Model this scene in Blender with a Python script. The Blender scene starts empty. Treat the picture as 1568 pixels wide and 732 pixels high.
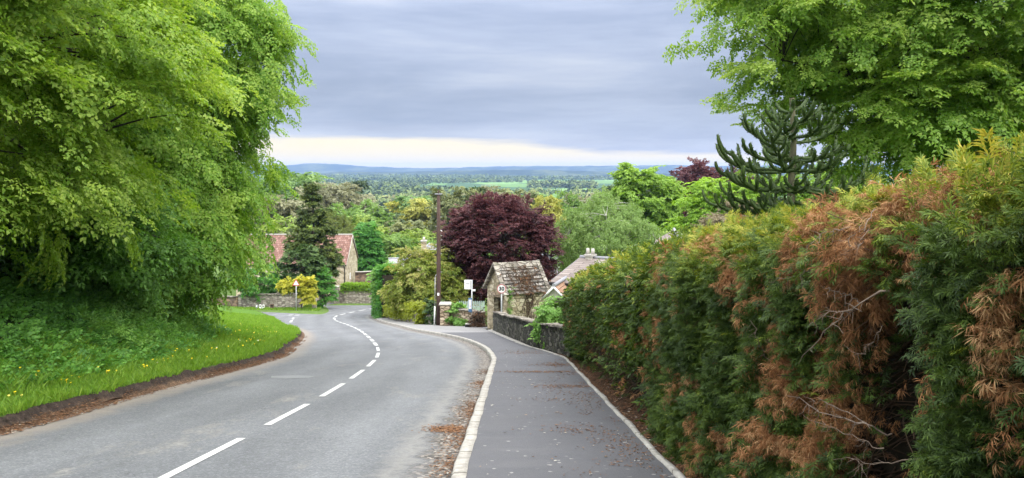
import bpy, math, random
import numpy as np
from mathutils import Vector
PI = math.pi
rng = np.random.default_rng(7)
random.seed(7)
sc = bpy.context.scene
COL = sc.collection
F = 1200.0            # focal length in pixels of the 1568 wide photograph
CX, HY = 784.0, 258.0 # principal column, horizon row

# ------------------------------------------------------------------ terrain
_ty = np.array([-400, -60, 0, 25, 50, 60, 70, 80, 90, 105, 130, 170, 250, 400, 700, 1200, 2000, 12000], float)
_tz = np.array([-62, -8.7, 1.5, 5.75, 10, 11.66, 13.23, 14.73, 16.14, 18.1, 21.2, 25.4, 31.5, 40, 50, 56, 60, 60], float)
def pchip(xs, ys):
    h = np.diff(xs); d = np.diff(ys) / h
    m = np.zeros(len(xs)); m[0] = d[0]; m[-1] = d[-1]
    for i in range(1, len(xs) - 1):
        if d[i-1] * d[i] <= 0: m[i] = 0
        else:
            w1 = 2*h[i] + h[i-1]; w2 = h[i] + 2*h[i-1]
            m[i] = (w1 + w2) / (w1/d[i-1] + w2/d[i])
    def f(x):
        x = np.asarray(x, float)
        xc = np.clip(x, xs[0], xs[-1])
        i = np.clip(np.searchsorted(xs, xc, side='right') - 1, 0, len(h) - 1)
        t = (xc - xs[i]) / h[i]
        return ((2*t**3-3*t**2+1)*ys[i] + (t**3-2*t**2+t)*h[i]*m[i] + (-2*t**3+3*t**2)*ys[i+1] + (t**3-t**2)*h[i]*m[i+1])
    return f
_dep = pchip(_ty, _tz)
def H(y): return -_dep(y)
xk = pchip(np.array([-8, 18.6, 23, 27.5, 32, 36, 40, 46, 54, 62, 71, 78, 86, 95, 125.]),
           np.array([-.5, -.5, -.75, -1.35, -2.3, -3.5, -4.8, -6.4, -8.6, -10.6, -12.6, -13.3, -13.2, -12.6, -8.]))
xg = pchip(np.array([-8, 9, 12.6, 20, 26.5, 34, 38, 43, 47, 58, 70, 82, 95, 125.]),
           np.array([-5.7, -5.8, -5.95, -6.15, -7.3, -9.0, -10.1, -11.8, -13.4, -17.2, -21.5, -26.4, -32, -45.]))
xc_ = pchip(np.array([0, 7.2, 12, 17.3, 20.8, 24.6, 29.4, 34.6, 42, 52, 62, 68, 74, 83, 93, 103, 125.]),
            np.array([-2.96, -2.96, -3.0, -3.27, -3.6, -4.2, -5.2, -6.4, -8.2, -11, -14, -15.4, -16.3, -16.6, -16.2, -15.6, -13.]))
xe = pchip(np.array([-8, 19, 21, 25.4, 31, 37, 41.]), np.array([1.3, 1.3, 1.1, .34, -.35, -1.0, -1.45]))
def smooth(a, b, x):
    t = np.clip((np.asarray(x, float) - a) / (b - a), 0, 1); return t*t*(3-2*t)
def wgrass(y): return 1.35 + smooth(12, 26, y)*1.3 + smooth(26, 38, y)*2.2
def bankf(y): return 1 - .62*smooth(21, 33, y) - .3*smooth(33, 46, y)
def bank(u, y):
    u = np.asarray(u, float); w = wgrass(y)
    h = .01 + .035*smooth(0, .2, u) + .115*smooth(.15, .26, u)*(1-.45*smooth(30, 45, y))
    h = h + .09*np.clip(u-.5, 0, 99)*(u < w) + .09*np.clip(w-.5, 0, 99)*(u >= w)
    v = np.clip(u - w, 0, 5.2)
    h = h + bankf(y)*.66*(v**2/(v+.25)) + .12*np.clip(u-w-5.2, 0, 8)*bankf(y)
    return np.where(u <= 0, 0.0, h)
def G(x, y):
    """ground height, bank included"""
    x = np.asarray(x, float); y = np.asarray(y, float)
    return H(y) + np.where(y < 96, bank(xg(y) - x, y), 0.1)
def Gs(x, y): return float(G(x, y))
def P(px, py, Y): return Vector(((px-CX)/F*Y, Y, (HY-py)/F*Y))
def PX(px, Y): return (px-CX)/F*Y
def PZ(py, Y): return (HY-py)/F*Y

# ------------------------------------------------------------------ noise
def _hash(i, j, k, s):
    n = (i*374761393 + j*668265263 + k*2147483647 + s*1274126177) & 0xFFFFFFFF
    n = ((n ^ (n >> 13)) * 1274126177) & 0xFFFFFFFF
    n = (n ^ (n >> 16)) & 0xFFFF
    return n / 65535.0
def vnoise(p, s=0):
    p = np.asarray(p, float)
    i = np.floor(p).astype(np.int64); f = p - i; f = f*f*(3-2*f)
    r = 0
    for a in (0, 1):
        for b in (0, 1):
            for c in (0, 1):
                w = (f[:, 0] if a else 1-f[:, 0])*(f[:, 1] if b else 1-f[:, 1])*(f[:, 2] if c else 1-f[:, 2])
                r = r + w*_hash(i[:, 0]+a, i[:, 1]+b, i[:, 2]+c, s)
    return r
def fbm(p, s=0, o=3):
    r = 0; a = .5; t = 0
    for k in range(o):
        r = r + a*vnoise(np.asarray(p)*(2**k), s+k*17); t += a; a *= .5
    return r/t

# ------------------------------------------------------------------ materials
MATS = {}
class NT:
    def __init__(s, name):
        s.m = bpy.data.materials.new(name); s.m.use_nodes = True
        s.t = s.m.node_tree; s.t.nodes.clear()
        s.out = s.n('ShaderNodeOutputMaterial')
        MATS[name] = s.m
    def n(s, ty, **kw):
        nd = s.t.nodes.new(ty)
        for k, v in kw.items():
            if k.startswith('_'): nd.inputs[k[1:].replace('_', ' ')].default_value = v
            else: setattr(nd, k, v)
        return nd
    def l(s, a, b): s.t.links.new(a, b)
    def coord(s, kind='Object'): return s.n('ShaderNodeTexCoord').outputs[kind]
    def scale(s, v, sx, sy, sz, loc=(0, 0, 0), rot=(0, 0, 0)):
        m = s.n('ShaderNodeMapping'); m.inputs['Scale'].default_value = (sx, sy, sz)
        m.inputs['Location'].default_value = loc; m.inputs['Rotation'].default_value = rot
        s.l(v, m.inputs['Vector']); return m.outputs[0]
    def noise(s, v, scale=5., detail=4., rough=.55, dist=0.):
        n = s.n('ShaderNodeTexNoise'); n.inputs['Scale'].default_value = scale
        n.inputs['Detail'].default_value = detail; n.inputs['Roughness'].default_value = rough
        n.inputs['Distortion'].default_value = dist
        s.l(v, n.inputs['Vector']); return n.outputs['Fac']
    def voro(s, v, scale=5., feature='F1', rnd=1.):
        n = s.n('ShaderNodeTexVoronoi', feature=feature); n.inputs['Scale'].default_value = scale
        n.inputs['Randomness'].default_value = rnd
        s.l(v, n.inputs['Vector']); return n
    def ramp(s, f, stops, interp='LINEAR'):
        r = s.n('ShaderNodeValToRGB'); cr = r.color_ramp; cr.interpolation = interp
        while len(cr.elements) < len(stops): cr.elements.new(.5)
        for e, (p, c) in zip(cr.elements, stops):
            e.position = p; e.color = (c[0], c[1], c[2], 1) if not isinstance(c, (int, float)) else (c, c, c, 1)
        s.l(f, r.inputs[0]); return r.outputs[0]
    def mix(s, f, a, b, blend='MIX'):
        m = s.n('ShaderNodeMix', data_type='RGBA', blend_type=blend)
        for sock, v in ((m.inputs[0], f), (m.inputs[6], a), (m.inputs[7], b)):
            if isinstance(v, (int, float)): sock.default_value = v
            elif isinstance(v, tuple): sock.default_value = (v[0], v[1], v[2], 1)
            else: s.l(v, sock)
        return m.outputs[2]
    def math(s, op, a, b=None, clamp=False):
        m = s.n('ShaderNodeMath', operation=op, use_clamp=clamp)
        for sock, v in ((m.inputs[0], a), (m.inputs[1], b)):
            if v is None: continue
            if isinstance(v, (int, float)): sock.default_value = v
            else: s.l(v, sock)
        return m.outputs[0]
    def attr(s, name): return s.n('ShaderNodeAttribute', attribute_name=name).outputs['Fac']
    def bsdf(s, col, rough=.8, bump=None, bstr=.4, bdist=.02, metal=0., spec=.3):
        b = s.n('ShaderNodeBsdfPrincipled'); b.inputs['Metallic'].default_value = metal
        b.inputs['Specular IOR Level'].default_value = spec
        if isinstance(rough, (int, float)): b.inputs['Roughness'].default_value = rough
        else: s.l(rough, b.inputs['Roughness'])
        if isinstance(col, tuple): b.inputs['Base Color'].default_value = (col[0], col[1], col[2], 1)
        else: s.l(col, b.inputs['Base Color'])
        if bump is not None:
            n = s.n('ShaderNodeBump'); n.inputs['Strength'].default_value = bstr; n.inputs['Distance'].default_value = bdist
            s.l(bump, n.inputs['Height']); s.l(n.outputs[0], b.inputs['Normal'])
        s.l(b.outputs[0], s.out.inputs['Surface']); return b

def leaf_mat(name, stops, trans=.4, rough=.5, spec=.25):
    t = NT(name)
    c = t.ramp(t.attr('tint'), stops)
    p = t.n('ShaderNodeBsdfPrincipled'); p.inputs['Roughness'].default_value = rough
    p.inputs['Specular IOR Level'].default_value = spec
    t.l(c, p.inputs['Base Color'])
    if trans > 0:
        tr = t.n('ShaderNodeBsdfTranslucent')
        hs = t.n('ShaderNodeHueSaturation'); hs.inputs['Saturation'].default_value = 1.12; hs.inputs['Value'].default_value = 1.25
        hs.inputs['Hue'].default_value = .492
        t.l(c, hs.inputs['Color']); t.l(hs.outputs[0], tr.inputs['Color'])
        mx = t.n('ShaderNodeMixShader'); mx.inputs[0].default_value = trans
        t.l(p.outputs[0], mx.inputs[1]); t.l(tr.outputs[0], mx.inputs[2]); t.l(mx.outputs[0], t.out.inputs['Surface'])
    else: t.l(p.outputs[0], t.out.inputs['Surface'])
    return t.m
def sc3(c, k): return tuple(x*k for x in c)
def stops3(a, b, c): return [(0., a), (.5, b), (1., c)]

leaf_mat('leaf_beech_lime', stops3((.11, .20, .03), (.21, .35, .05), (.38, .50, .10)), 0.5)
leaf_mat('leaf_beech_green', stops3((.085, .19, .03), (.17, .32, .045), (.32, .46, .09)), 0.5)
leaf_mat('leaf_right', stops3((.11, .21, .04), (.21, .35, .06), (.38, .50, .12)), 0.5)
leaf_mat('leaf_elder', stops3((.08, .18, .035), (.135, .28, .05), (.22, .40, .08)), 0.4)
leaf_mat('leaf_purple', stops3((.040, .018, .020), (.09, .034, .038), (.19, .085, .085)), .3)
leaf_mat('leaf_birch', stops3((.12, .20, .05), (.19, .30, .08), (.28, .39, .13)), .4)
leaf_mat('leaf_lime', stops3((.14, .26, .03), (.22, .38, .045), (.32, .48, .07)), .4)
leaf_mat('leaf_maple', stops3((.12, .22, .035), (.20, .34, .05), (.31, .46, .09)), .4)
leaf_mat('leaf_emerald', stops3((.04, .14, .025), (.075, .23, .04), (.15, .34, .07)), .35)
leaf_mat('leaf_olive', stops3((.09, .12, .03), (.15, .19, .045), (.22, .26, .07)), .35)
leaf_mat('leaf_tan', stops3((.15, .13, .075), (.24, .20, .12), (.30, .26, .15)), .3)
leaf_mat('leaf_yellowgreen', stops3((.19, .23, .03), (.28, .33, .04), (.40, .43, .07)), .4)
leaf_mat('leaf_dark', stops3((.035, .07, .022), (.065, .12, .035), (.12, .19, .06)), 0.2)
leaf_mat('leaf_cedar', stops3((.045, .075, .02), (.085, .125, .03), (.16, .20, .05)), .2)
leaf_mat('v_green', stops3((0.075, 0.150, 0.037), (0.138, 0.237, 0.056), (0.225, 0.350, 0.088)), .35)
leaf_mat('v_lime', stops3((0.125, 0.200, 0.044), (0.213, 0.312, 0.062), (0.325, 0.425, 0.100)), .35)
leaf_mat('v_olive', stops3((0.112, 0.150, 0.050), (0.188, 0.237, 0.075), (0.288, 0.338, 0.112)), .35)
leaf_mat('v_tan', stops3((.15, .16, .08), (.22, .225, .12), (.31, .31, .18)), .3)
leaf_mat('v_yellow', stops3((0.200, 0.213, 0.050), (0.312, 0.325, 0.075), (0.450, 0.450, 0.112)), .35)
leaf_mat('v_dark', stops3((0.037, 0.069, 0.031), (0.069, 0.106, 0.044), (0.112, 0.163, 0.062)), .2)
leaf_mat('v_oak', stops3((0.075, 0.100, 0.037), (0.125, 0.150, 0.056), (0.213, 0.237, 0.088)), .2)
leaf_mat('v_poplar', stops3((0.075, 0.150, 0.050), (0.125, 0.225, 0.069), (0.213, 0.338, 0.112)), .3)
leaf_mat('v_birch', stops3((0.150, 0.213, 0.088), (0.225, 0.300, 0.125), (0.338, 0.413, 0.188)), .35)
leaf_mat('leaf_yellow', stops3((.22, .26, .03), (.38, .38, .04), (.55, .52, .07)), .35)
leaf_mat('leaf_variegated', stops3((.12, .18, .03), (.23, .29, .05), (.42, .38, .14)), .4)
leaf_mat('leaf_hedge_green', stops3((0.057, 0.172, 0.034), (0.103, 0.276, 0.046), (0.196, 0.402, 0.069)), .35)
leaf_mat('leaf_climber', stops3((.09, .21, .04), (.17, .33, .07), (.30, .46, .14)), .4)
leaf_mat('leaf_nettle', stops3((0.065, 0.174, 0.036), (0.116, 0.275, 0.051), (0.203, 0.406, 0.072)), 0.4)
leaf_mat('grass_blade', stops3((.085, .17, .022), (.14, .27, .03), (.26, .38, .06)), .4)
leaf_mat('dandelion_yellow', stops3((.7, .5, .01), (.8, .62, .02), (.8, .8, .6)), .1)
leaf_mat('hedge_spray', [(0., (.020, .040, .012)), (.32, (.05, .088, .018)), (.6, (.10, .16, .026)), (.82, (.24, .29, .035)), (1., (.42, .37, .07))], .28, .6)
leaf_mat('hedge_dead', [(0., (.06, .035, .022)), (.4, (.19, .093, .042)), (.75, (.36, .18, .08)), (1., (.48, .31, .16))], .25, .8, .1)
leaf_mat('twig_brown', stops3((.05, .032, .022), (.085, .055, .036), (.16, .11, .075)), 0, .9)
leaf_mat('litter', [(0., (.05, .033, .022)), (.35, (.13, .07, .04)), (.7, (.26, .13, .065)), (.92, (.34, .22, .13)), (1., (.5, .47, .41))], 0, .9, .1)
leaf_mat('puzzle_scale', stops3((.03, .055, .016), (.06, .095, .026), (.11, .15, .045)), .1, .5)
leaf_mat('distant_mass', [(0., (.07, .10, .035)), (.3, (.14, .19, .06)), (.55, (.21, .26, .08)), (.8, (.27, .27, .12)), (1., (.30, .27, .16))], 0, .9, .1)

def bark(name, c1, c2, sc_=8):
    t = NT(name); o = t.coord()
    n = t.noise(t.scale(o, 1, 1, .25), sc_, 5, .65)
    t.bsdf(t.ramp(n, [(.3, c1), (.7, c2)]), .9, n, .8, .03); return t.m
bark('bark', (.05, .042, .034), (.16, .14, .115))
bark('bark_dark', (.022, .018, .015), (.06, .05, .042))
bark('bark_birch', (.32, .30, .26), (.62, .60, .55), 6)
bark('bark_puzzle', (.06, .06, .035), (.15, .14, .085))
bark('dead_wood', (.09, .065, .048), (.26, .20, .155), 14)
bark('pole_wood', (.05, .030, .025), (.095, .06, .048), 5)

def m_plain(name, col, rough=.6, metal=0., var=.12, scale=6.):
    t = NT(name); n = t.noise(t.coord(), scale, 5, .6)
    t.bsdf(t.ramp(n, [(.25, sc3(col, 1-var)), (.75, sc3(col, 1+var))]), rough, metal=metal); return t.m
m_plain('galvanised', (.42, .43, .43), .45, .3); m_plain('white_paint', (.78, .78, .76), .5)
m_plain('sign_white', (.82, .82, .82), .4, 0, .03); m_plain('sign_red', (.45, .03, .04), .4, 0, .05)
m_plain('sign_black', (.02, .02, .022), .5, 0, .05); m_plain('sign_back', (.25, .26, .26), .5)
m_plain('case_blue', (.07, .15, .27), .35); m_plain('paper', (.65, .68, .72), .5, 0, .1, 30)
m_plain('dark_opening', (.035, .032, .03), .9); m_plain('window_glass', (.05, .06, .07), .12, 0, .3)
m_plain('lead_grey', (.30, .30, .32), .8); m_plain('door_wood', (.14, .12, .09), .8, 0, .35, 9)
m_plain('pot_clay', (.45, .42, .38), .8); m_plain('concrete_pale', (.42, .40, .36), .9, 0, .22, 9)
m_plain('render_wall', (.55, .52, .45), .9, 0, .15, 3); m_plain('black_plastic', (.02, .02, .02), .5)
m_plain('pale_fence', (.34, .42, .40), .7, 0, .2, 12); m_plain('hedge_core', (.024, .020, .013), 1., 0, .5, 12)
m_plain('roof_grey', (.25, .25, .27), .8, 0, .25, 7); m_plain('rust', (.12, .07, .05), .8, 0, .3)

def m_stone(name, a, b, c, mortar, s=2.6, zs=2.2, edge=.05, moss=None, bd=.05):
    t = NT(name); o = t.coord()
    dn = t.n('ShaderNodeTexNoise'); dn.inputs['Scale'].default_value = 2.5; t.l(o, dn.inputs['Vector'])
    v = t.mix(.06, o, dn.outputs['Color'], 'ADD')
    v = t.scale(v, s, s, s*zs)
    cell = t.voro(v, 1., 'F1', .8); ed = t.voro(v, 1., 'DISTANCE_TO_EDGE', .8)
    sep = t.n('ShaderNodeSeparateColor'); t.l(cell.outputs['Color'], sep.inputs[0])
    col = t.ramp(sep.outputs[0], [(.05, a), (.5, b), (.95, c)])
    fine = t.noise(o, 14, 6, .7)
    col = t.mix(.8, col, t.ramp(fine, [(.25, .55), (.75, 1.25)]), 'MULTIPLY')
    e = t.ramp(ed.outputs['Distance'], [(.0, 0.), (edge*2, 1.)])
    col = t.mix(e, mortar, col)
    if moss:
        mm = t.ramp(t.noise(o, 1.7, 5, .7), [(.52, 0.), (.66, 1.)])
        col = t.mix(mm, col, t.mix(.5, col, moss))
    hgt = t.math('ADD', e, t.math('MULTIPLY', fine, .6))
    t.bsdf(col, .95, hgt, .9, bd, spec=.15); return t.m
m_stone('stone_honey', (.32, .26, .17), (.54, .45, .31), (.68, .60, .44), (.30, .25, .17), 2.6, 2.1, .05, (.10, .10, .05))
m_stone('stone_barn', (.36, .30, .20), (.54, .46, .32), (.66, .58, .43), (.42, .36, .26), 1.5, 2.0, .04)
m_stone('stone_dark', (.045, .043, .038), (.10, .095, .08), (.19, .18, .15), (.035, .033, .028), 4.2, 2.0, .07, (.07, .085, .035))
m_stone('stone_grey', (.20, .175, .15), (.33, .29, .25), (.46, .42, .36), (.14, .12, .10), 2.2, 2.2, .05, (.12, .13, .07))
m_stone('stone_brown', (.13, .095, .075), (.21, .15, .11), (.33, .23, .15), (.16, .12, .10), 1.6, 2.0, .05)
m_stone('stone_pier', (.28, .21, .14), (.42, .33, .24), (.55, .46, .35), (.10, .075, .05), 3.0, 2.4, .06)

def m_tiles(name, a, b, c, su, sv, axis_u='x', moss=None):
    # courses run along the slope in UV space (u along eave in m, v up slope in m)
    t = NT(name); uv = t.coord('UV'); br = t.n('ShaderNodeTexBrick')
    br.offset = .5; br.inputs['Scale'].default_value = 1.; br.inputs['Brick Width'].default_value = su; br.inputs['Row Height'].default_value = sv
    br.inputs['Mortar Size'].default_value = .018; br.inputs['Mortar Smooth'].default_value = .3
    br.inputs['Color1'].default_value = (0, 0, 0, 1); br.inputs['Color2'].default_value = (1, 1, 1, 1); br.inputs['Mortar'].default_value = (.5, .5, .5, 1)
    t.l(uv, br.inputs['Vector'])
    n = t.noise(t.coord(), 3., 6, .7)
    f = t.math('ADD', t.math('MULTIPLY', br.outputs['Color'], .45), t.math('MULTIPLY', n, .55))
    col = t.ramp(f, [(.2, a), (.5, b), (.8, c)])
    col = t.mix(br.outputs['Fac'], col, sc3(a, .45))
    if moss:
        mm = t.ramp(t.noise(t.coord(), 2.2, 6, .75), [(.5, 0.), (.62, 1.)])
        col = t.mix(mm, col, moss)
    t.bsdf(col, .9, t.math('SUBTRACT', n, br.outputs['Fac']), .8, .04, spec=.2); return t.m
m_tiles('tiles_red', (.15, .08, .065), (.23, .125, .10), (.32, .205, .17), .33, .40)
m_tiles('tiles_pinkbrown', (.17, .14, .125), (.24, .20, .18), (.31, .265, .24), 1.2, .30)
m_tiles('tiles_orange', (.30, .17, .11), (.42, .25, .16), (.5, .33, .24), .3, .30)
m_tiles('tiles_stone', (.12, .105, .09), (.25, .225, .20), (.40, .37, .33), .42, .22, moss=(.075, .055, .032))

def m_road():
    t = NT('asphalt_road'); o = t.coord(); uv = t.coord('UV')
    s = t.n('ShaderNodeSeparateXYZ'); t.l(uv, s.inputs[0])
    agg = t.voro(t.scale(o, 1, 1, 1), 55., 'F1').outputs['Color']
    sa = t.n('ShaderNodeSeparateColor'); t.l(agg, sa.inputs[0])
    fine = t.noise(o, 90, 3, .8); med = t.noise(o, 4.5, 6, .7); big = t.noise(t.scale(o, 1, .22, 1), .9, 5, .6)
    base = t.ramp(big, [(.3, (.118, .123, .129)), (.7, (.162, .168, .175))])
    base = t.mix(.75, base, t.ramp(sa.outputs[0], [(.1, .72), (.8, 1.06), (1., 1.45)]), 'MULTIPLY')
    base = t.mix(.5, base, t.ramp(fine, [(.3, .65), (.7, 1.35)]), 'MULTIPLY')
    base = t.mix(.7, base, t.ramp(med, [(.3, .82), (.7, 1.15)]), 'MULTIPLY')
    # wheel tracks polished smoother and paler, measured from the kerb
    tr = t.math('ABSOLUTE', t.math('SUBTRACT', t.math('FRACT', t.math('DIVIDE', t.math('ADD', s.outputs[0], .35), 1.45)), .5))
    trk = t.ramp(t.math('ADD', tr, t.math('MULTIPLY', t.math('SUBTRACT', big, .5), .35)), [(.05, .9), (.45, 1.10)])
    base = t.mix(.8, base, trk, 'MULTIPLY')
    # fine cracks and faint joints
    cv = t.n('ShaderNodeVectorMath', operation='ADD'); dnn = t.n('ShaderNodeTexNoise'); dnn.inputs['Scale'].default_value = 3.; t.l(o, dnn.inputs['Vector']); t.l(o, cv.inputs[0]); t.l(dnn.outputs['Color'], cv.inputs[1])
    ck = t.voro(t.scale(cv.outputs[0], 1, .55, 1), .55, 'DISTANCE_TO_EDGE').outputs['Distance']
    ckm = t.math('MULTIPLY', t.ramp(ck, [(.0, 1.), (.006, 0.)]), t.ramp(t.noise(o, .7, 3, .5), [(.5, 0.), (.62, .75)]))
    base = t.mix(ckm, base, (.05, .05, .05))
    oil = t.ramp(t.noise(t.scale(o, 1.6, .25, 1), 1.1, 4, .6), [(.60, 0.), (.75, .35)])
    base = t.mix(oil, base, (.07, .072, .075))
    # rough fretted surface along the right gutter, sandy rim on the left
    wob = t.math('MULTIPLY', t.math('SUBTRACT', t.noise(o, 3.2, 5, .7), .5), .8)
    dr = t.math('ADD', s.outputs[0], wob)
    gm = t.ramp(dr, [(.22, 1.), (.42, 0.)])
    grav = t.voro(o, 26., 'F1'); gs = t.n('ShaderNodeSeparateColor'); t.l(grav.outputs['Color'], gs.inputs[0])
    gcol = t.ramp(gs.outputs[1], [(0., (.055, .05, .045)), (.5, (.13, .115, .10)), (.85, (.22, .19, .16)), (1., (.34, .31, .27))])
    base = t.mix(gm, base, gcol)
    pale = t.ramp(dr, [(.35, 0.), (.5, .55), (.8, 0.)])
    base = t.mix(pale, base, (.26, .25, .23))
    dl = t.math('ADD', s.outputs[1], wob)
    lm = t.ramp(dl, [(.15, 1.), (.6, 0.)])
    base = t.mix(t.math('MULTIPLY', lm, .8), base, (.24, .205, .17))
    # coarse worn patches in the middle of the lane
    cm = t.ramp(t.noise(t.scale(o, 1, .4, 1), 1.3, 6, .75), [(.56, 0.), (.66, 1.)])
    base = t.mix(t.math('MULTIPLY', cm, .4), base, t.ramp(gs.outputs[0], [(0., (.12, .115, .105)), (1., (.34, .32, .28))]))
    t.bsdf(base, t.ramp(med, [(.3, .72), (.7, .9)]), t.math('ADD', fine, gs.outputs[1]), .55, .012, spec=.3)
m_road()
def m_pave(name, a, b, crack=False):
    t = NT(name); o = t.coord()
    fine = t.noise(o, 110, 3, .8); med = t.noise(t.scale(o, .6, 2.6, 1), 2.2, 6, .65); big = t.noise(o, .5, 4, .6)
    c = t.ramp(med, [(.3, a), (.7, b)])
    c = t.mix(.7, c, t.ramp(fine, [(.3, .6), (.7, 1.42)]), 'MULTIPLY')
    c = t.mix(.5, c, t.ramp(big, [(.35, .8), (.65, 1.2)]), 'MULTIPLY')
    sp = t.voro(o, 34., 'F1'); ss = t.n('ShaderNodeSeparateColor'); t.l(sp.outputs['Color'], ss.inputs[0])
    c = t.mix(t.ramp(ss.outputs[0], [(.992, 0.), (.996, .6)]), c, (.4, .38, .36))
    t.bsdf(c, t.ramp(med, [(.3, .55), (.7, .75)]), t.math('ADD', fine, t.math('MULTIPLY', med, .5)), .45, .008, spec=.35)
m_pave('asphalt_pavement', (.060, .060, .065), (.094, .093, .098))
m_pave('asphalt_old', (.17, .165, .165), (.24, .235, .23))
m_pave('asphalt_patch', (.12, .125, .13), (.20, .20, .195))
def m_kerb():
    t = NT('kerb_concrete'); o = t.coord()
    n = t.noise(o, 16, 6, .75); m = t.noise(o, 2.2, 5, .6)
    c = t.ramp(n, [(.25, (.27, .255, .225)), (.75, (.46, .44, .40))])
    c = t.mix(.6, c, t.ramp(m, [(.3, .72), (.7, 1.15)]), 'MULTIPLY')
    s = t.n('ShaderNodeSeparateXYZ'); t.l(t.coord('UV'), s.inputs[0])
    fr = t.math('FRACT', t.math('DIVIDE', s.outputs[1], .915))
    gr_ = t.ramp(t.noise(o, 5, 6, .8), [(.48, 0.), (.66, .6)]); c = t.mix(gr_, c, (.12, .105, .085)); j = t.ramp(fr, [(0., 0.), (.022, 0.), (.03, 1.)])
    c = t.mix(j, (.07, .06, .045), c)
    t.bsdf(c, .9, n, .5, .01, spec=.2)
m_kerb()
def m_mark():
    t = NT('road_paint'); o = t.coord(); n = t.noise(o, 22, 6, .8); f = t.noise(o, 120, 2, .8)
    c = t.ramp(n, [(.34, (.17, .175, .18)), (.43, (.50, .50, .48)), (.7, (.62, .62, .60))])
    c = t.mix(.6, c, t.ramp(f, [(.3, .55), (.6, 1.)]), 'MULTIPLY')
    t.bsdf(c, .75, f, .3, .004)
m_mark()
def m_bank():
    t = NT('bank_soil_grass'); o = t.coord(); uv = t.coord('UV')
    s = t.n('ShaderNodeSeparateXYZ'); t.l(uv, s.inputs[0])
    wob = t.math('MULTIPLY', t.math('SUBTRACT', t.noise(o, 5., 5, .7), .5), .22)
    u = t.math('ADD', s.outputs[0], wob)
    soil = t.ramp(t.noise(o, 11, 8, .85), [(.36, (.018, .014, .011)), (.55, (.06, .045, .036)), (.75, (.14, .10, .08))])
    lit = t.voro(o, 40., 'F1'); ls = t.n('ShaderNodeSeparateColor'); t.l(lit.outputs['Color'], ls.inputs[0])
    litter = t.ramp(ls.outputs[0], [(0., (.06, .042, .03)), (.5, (.13, .08, .052)), (1., (.25, .16, .10))])
    low = t.mix(t.ramp(u, [(.08, 1.), (.18, 0.)]), soil, litter)
    gr = t.ramp(t.noise(o, 13, 6, .8), [(.3, (.045, .10, .015)), (.7, (.11, .21, .025))])
    dk = t.ramp(t.noise(o, 9, 6, .8), [(.3, (.02, .038, .012)), (.7, (.05, .085, .025))])
    gr = t.mix(s.outputs[1], gr, dk)
    c = t.mix(t.ramp(u, [(.25, 0.), (.30, 1.)]), low, gr)
    t.bsdf(c, .95, t.noise(o, 25, 5, .8), .9, .04, spec=.1)
m_bank()
def m_ground():
    t = NT('ground_fields'); o = t.coord()
    v = t.voro(t.scale(o, .0042, .0016, 0), 1., 'F1', .9); s = t.n('ShaderNodeSeparateColor'); t.l(v.outputs['Color'], s.inputs[0])
    far = t.ramp(s.outputs[0], [(0., (.05, .10, .03)), (.3, (.11, .20, .05)), (.55, (.15, .26, .07)), (.8, (.14, .17, .06)), (1., (.24, .25, .11))], 'CONSTANT')
    far = t.mix(.5, far, t.ramp(t.noise(o, .02, 5, .7), [(.3, .7), (.7, 1.2)]), 'MULTIPLY')
    near = t.ramp(t.noise(o, 1.4, 6, .8), [(.3, (.05, .085, .02)), (.7, (.12, .19, .04))])
    xyz = t.n('ShaderNodeSeparateXYZ'); t.l(o, xyz.inputs[0])
    f = t.ramp(t.math('DIVIDE', xyz.outputs[1], 1000.), [(.3, 0.), (.7, 1.)])
    t.bsdf(t.mix(f, near, far), .95, spec=.1)
m_ground()
def m_hill():
    t = NT('hill_woods'); o = t.coord()
    a = t.noise(t.scale(o, 1, .5, 3), .004, 6, .7)
    c = t.ramp(a, [(.35, (.022, .036, .024)), (.5, (.035, .055, .028)), (.62, (.09, .11, .05)), (.7, (.04, .055, .03))])
    t.bsdf(c, 1., spec=.05)
m_hill()
t = NT('soil_litter'); o = t.coord(); n = t.noise(o, 30, 6, .85)
t.bsdf(t.ramp(n, [(.3, (.03, .02, .015)), (.5, (.08, .052, .036)), (.68, (.17, .10, .06)), (.8, (.26, .17, .11))]), 1., n, 1., .03, spec=.1)

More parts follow.
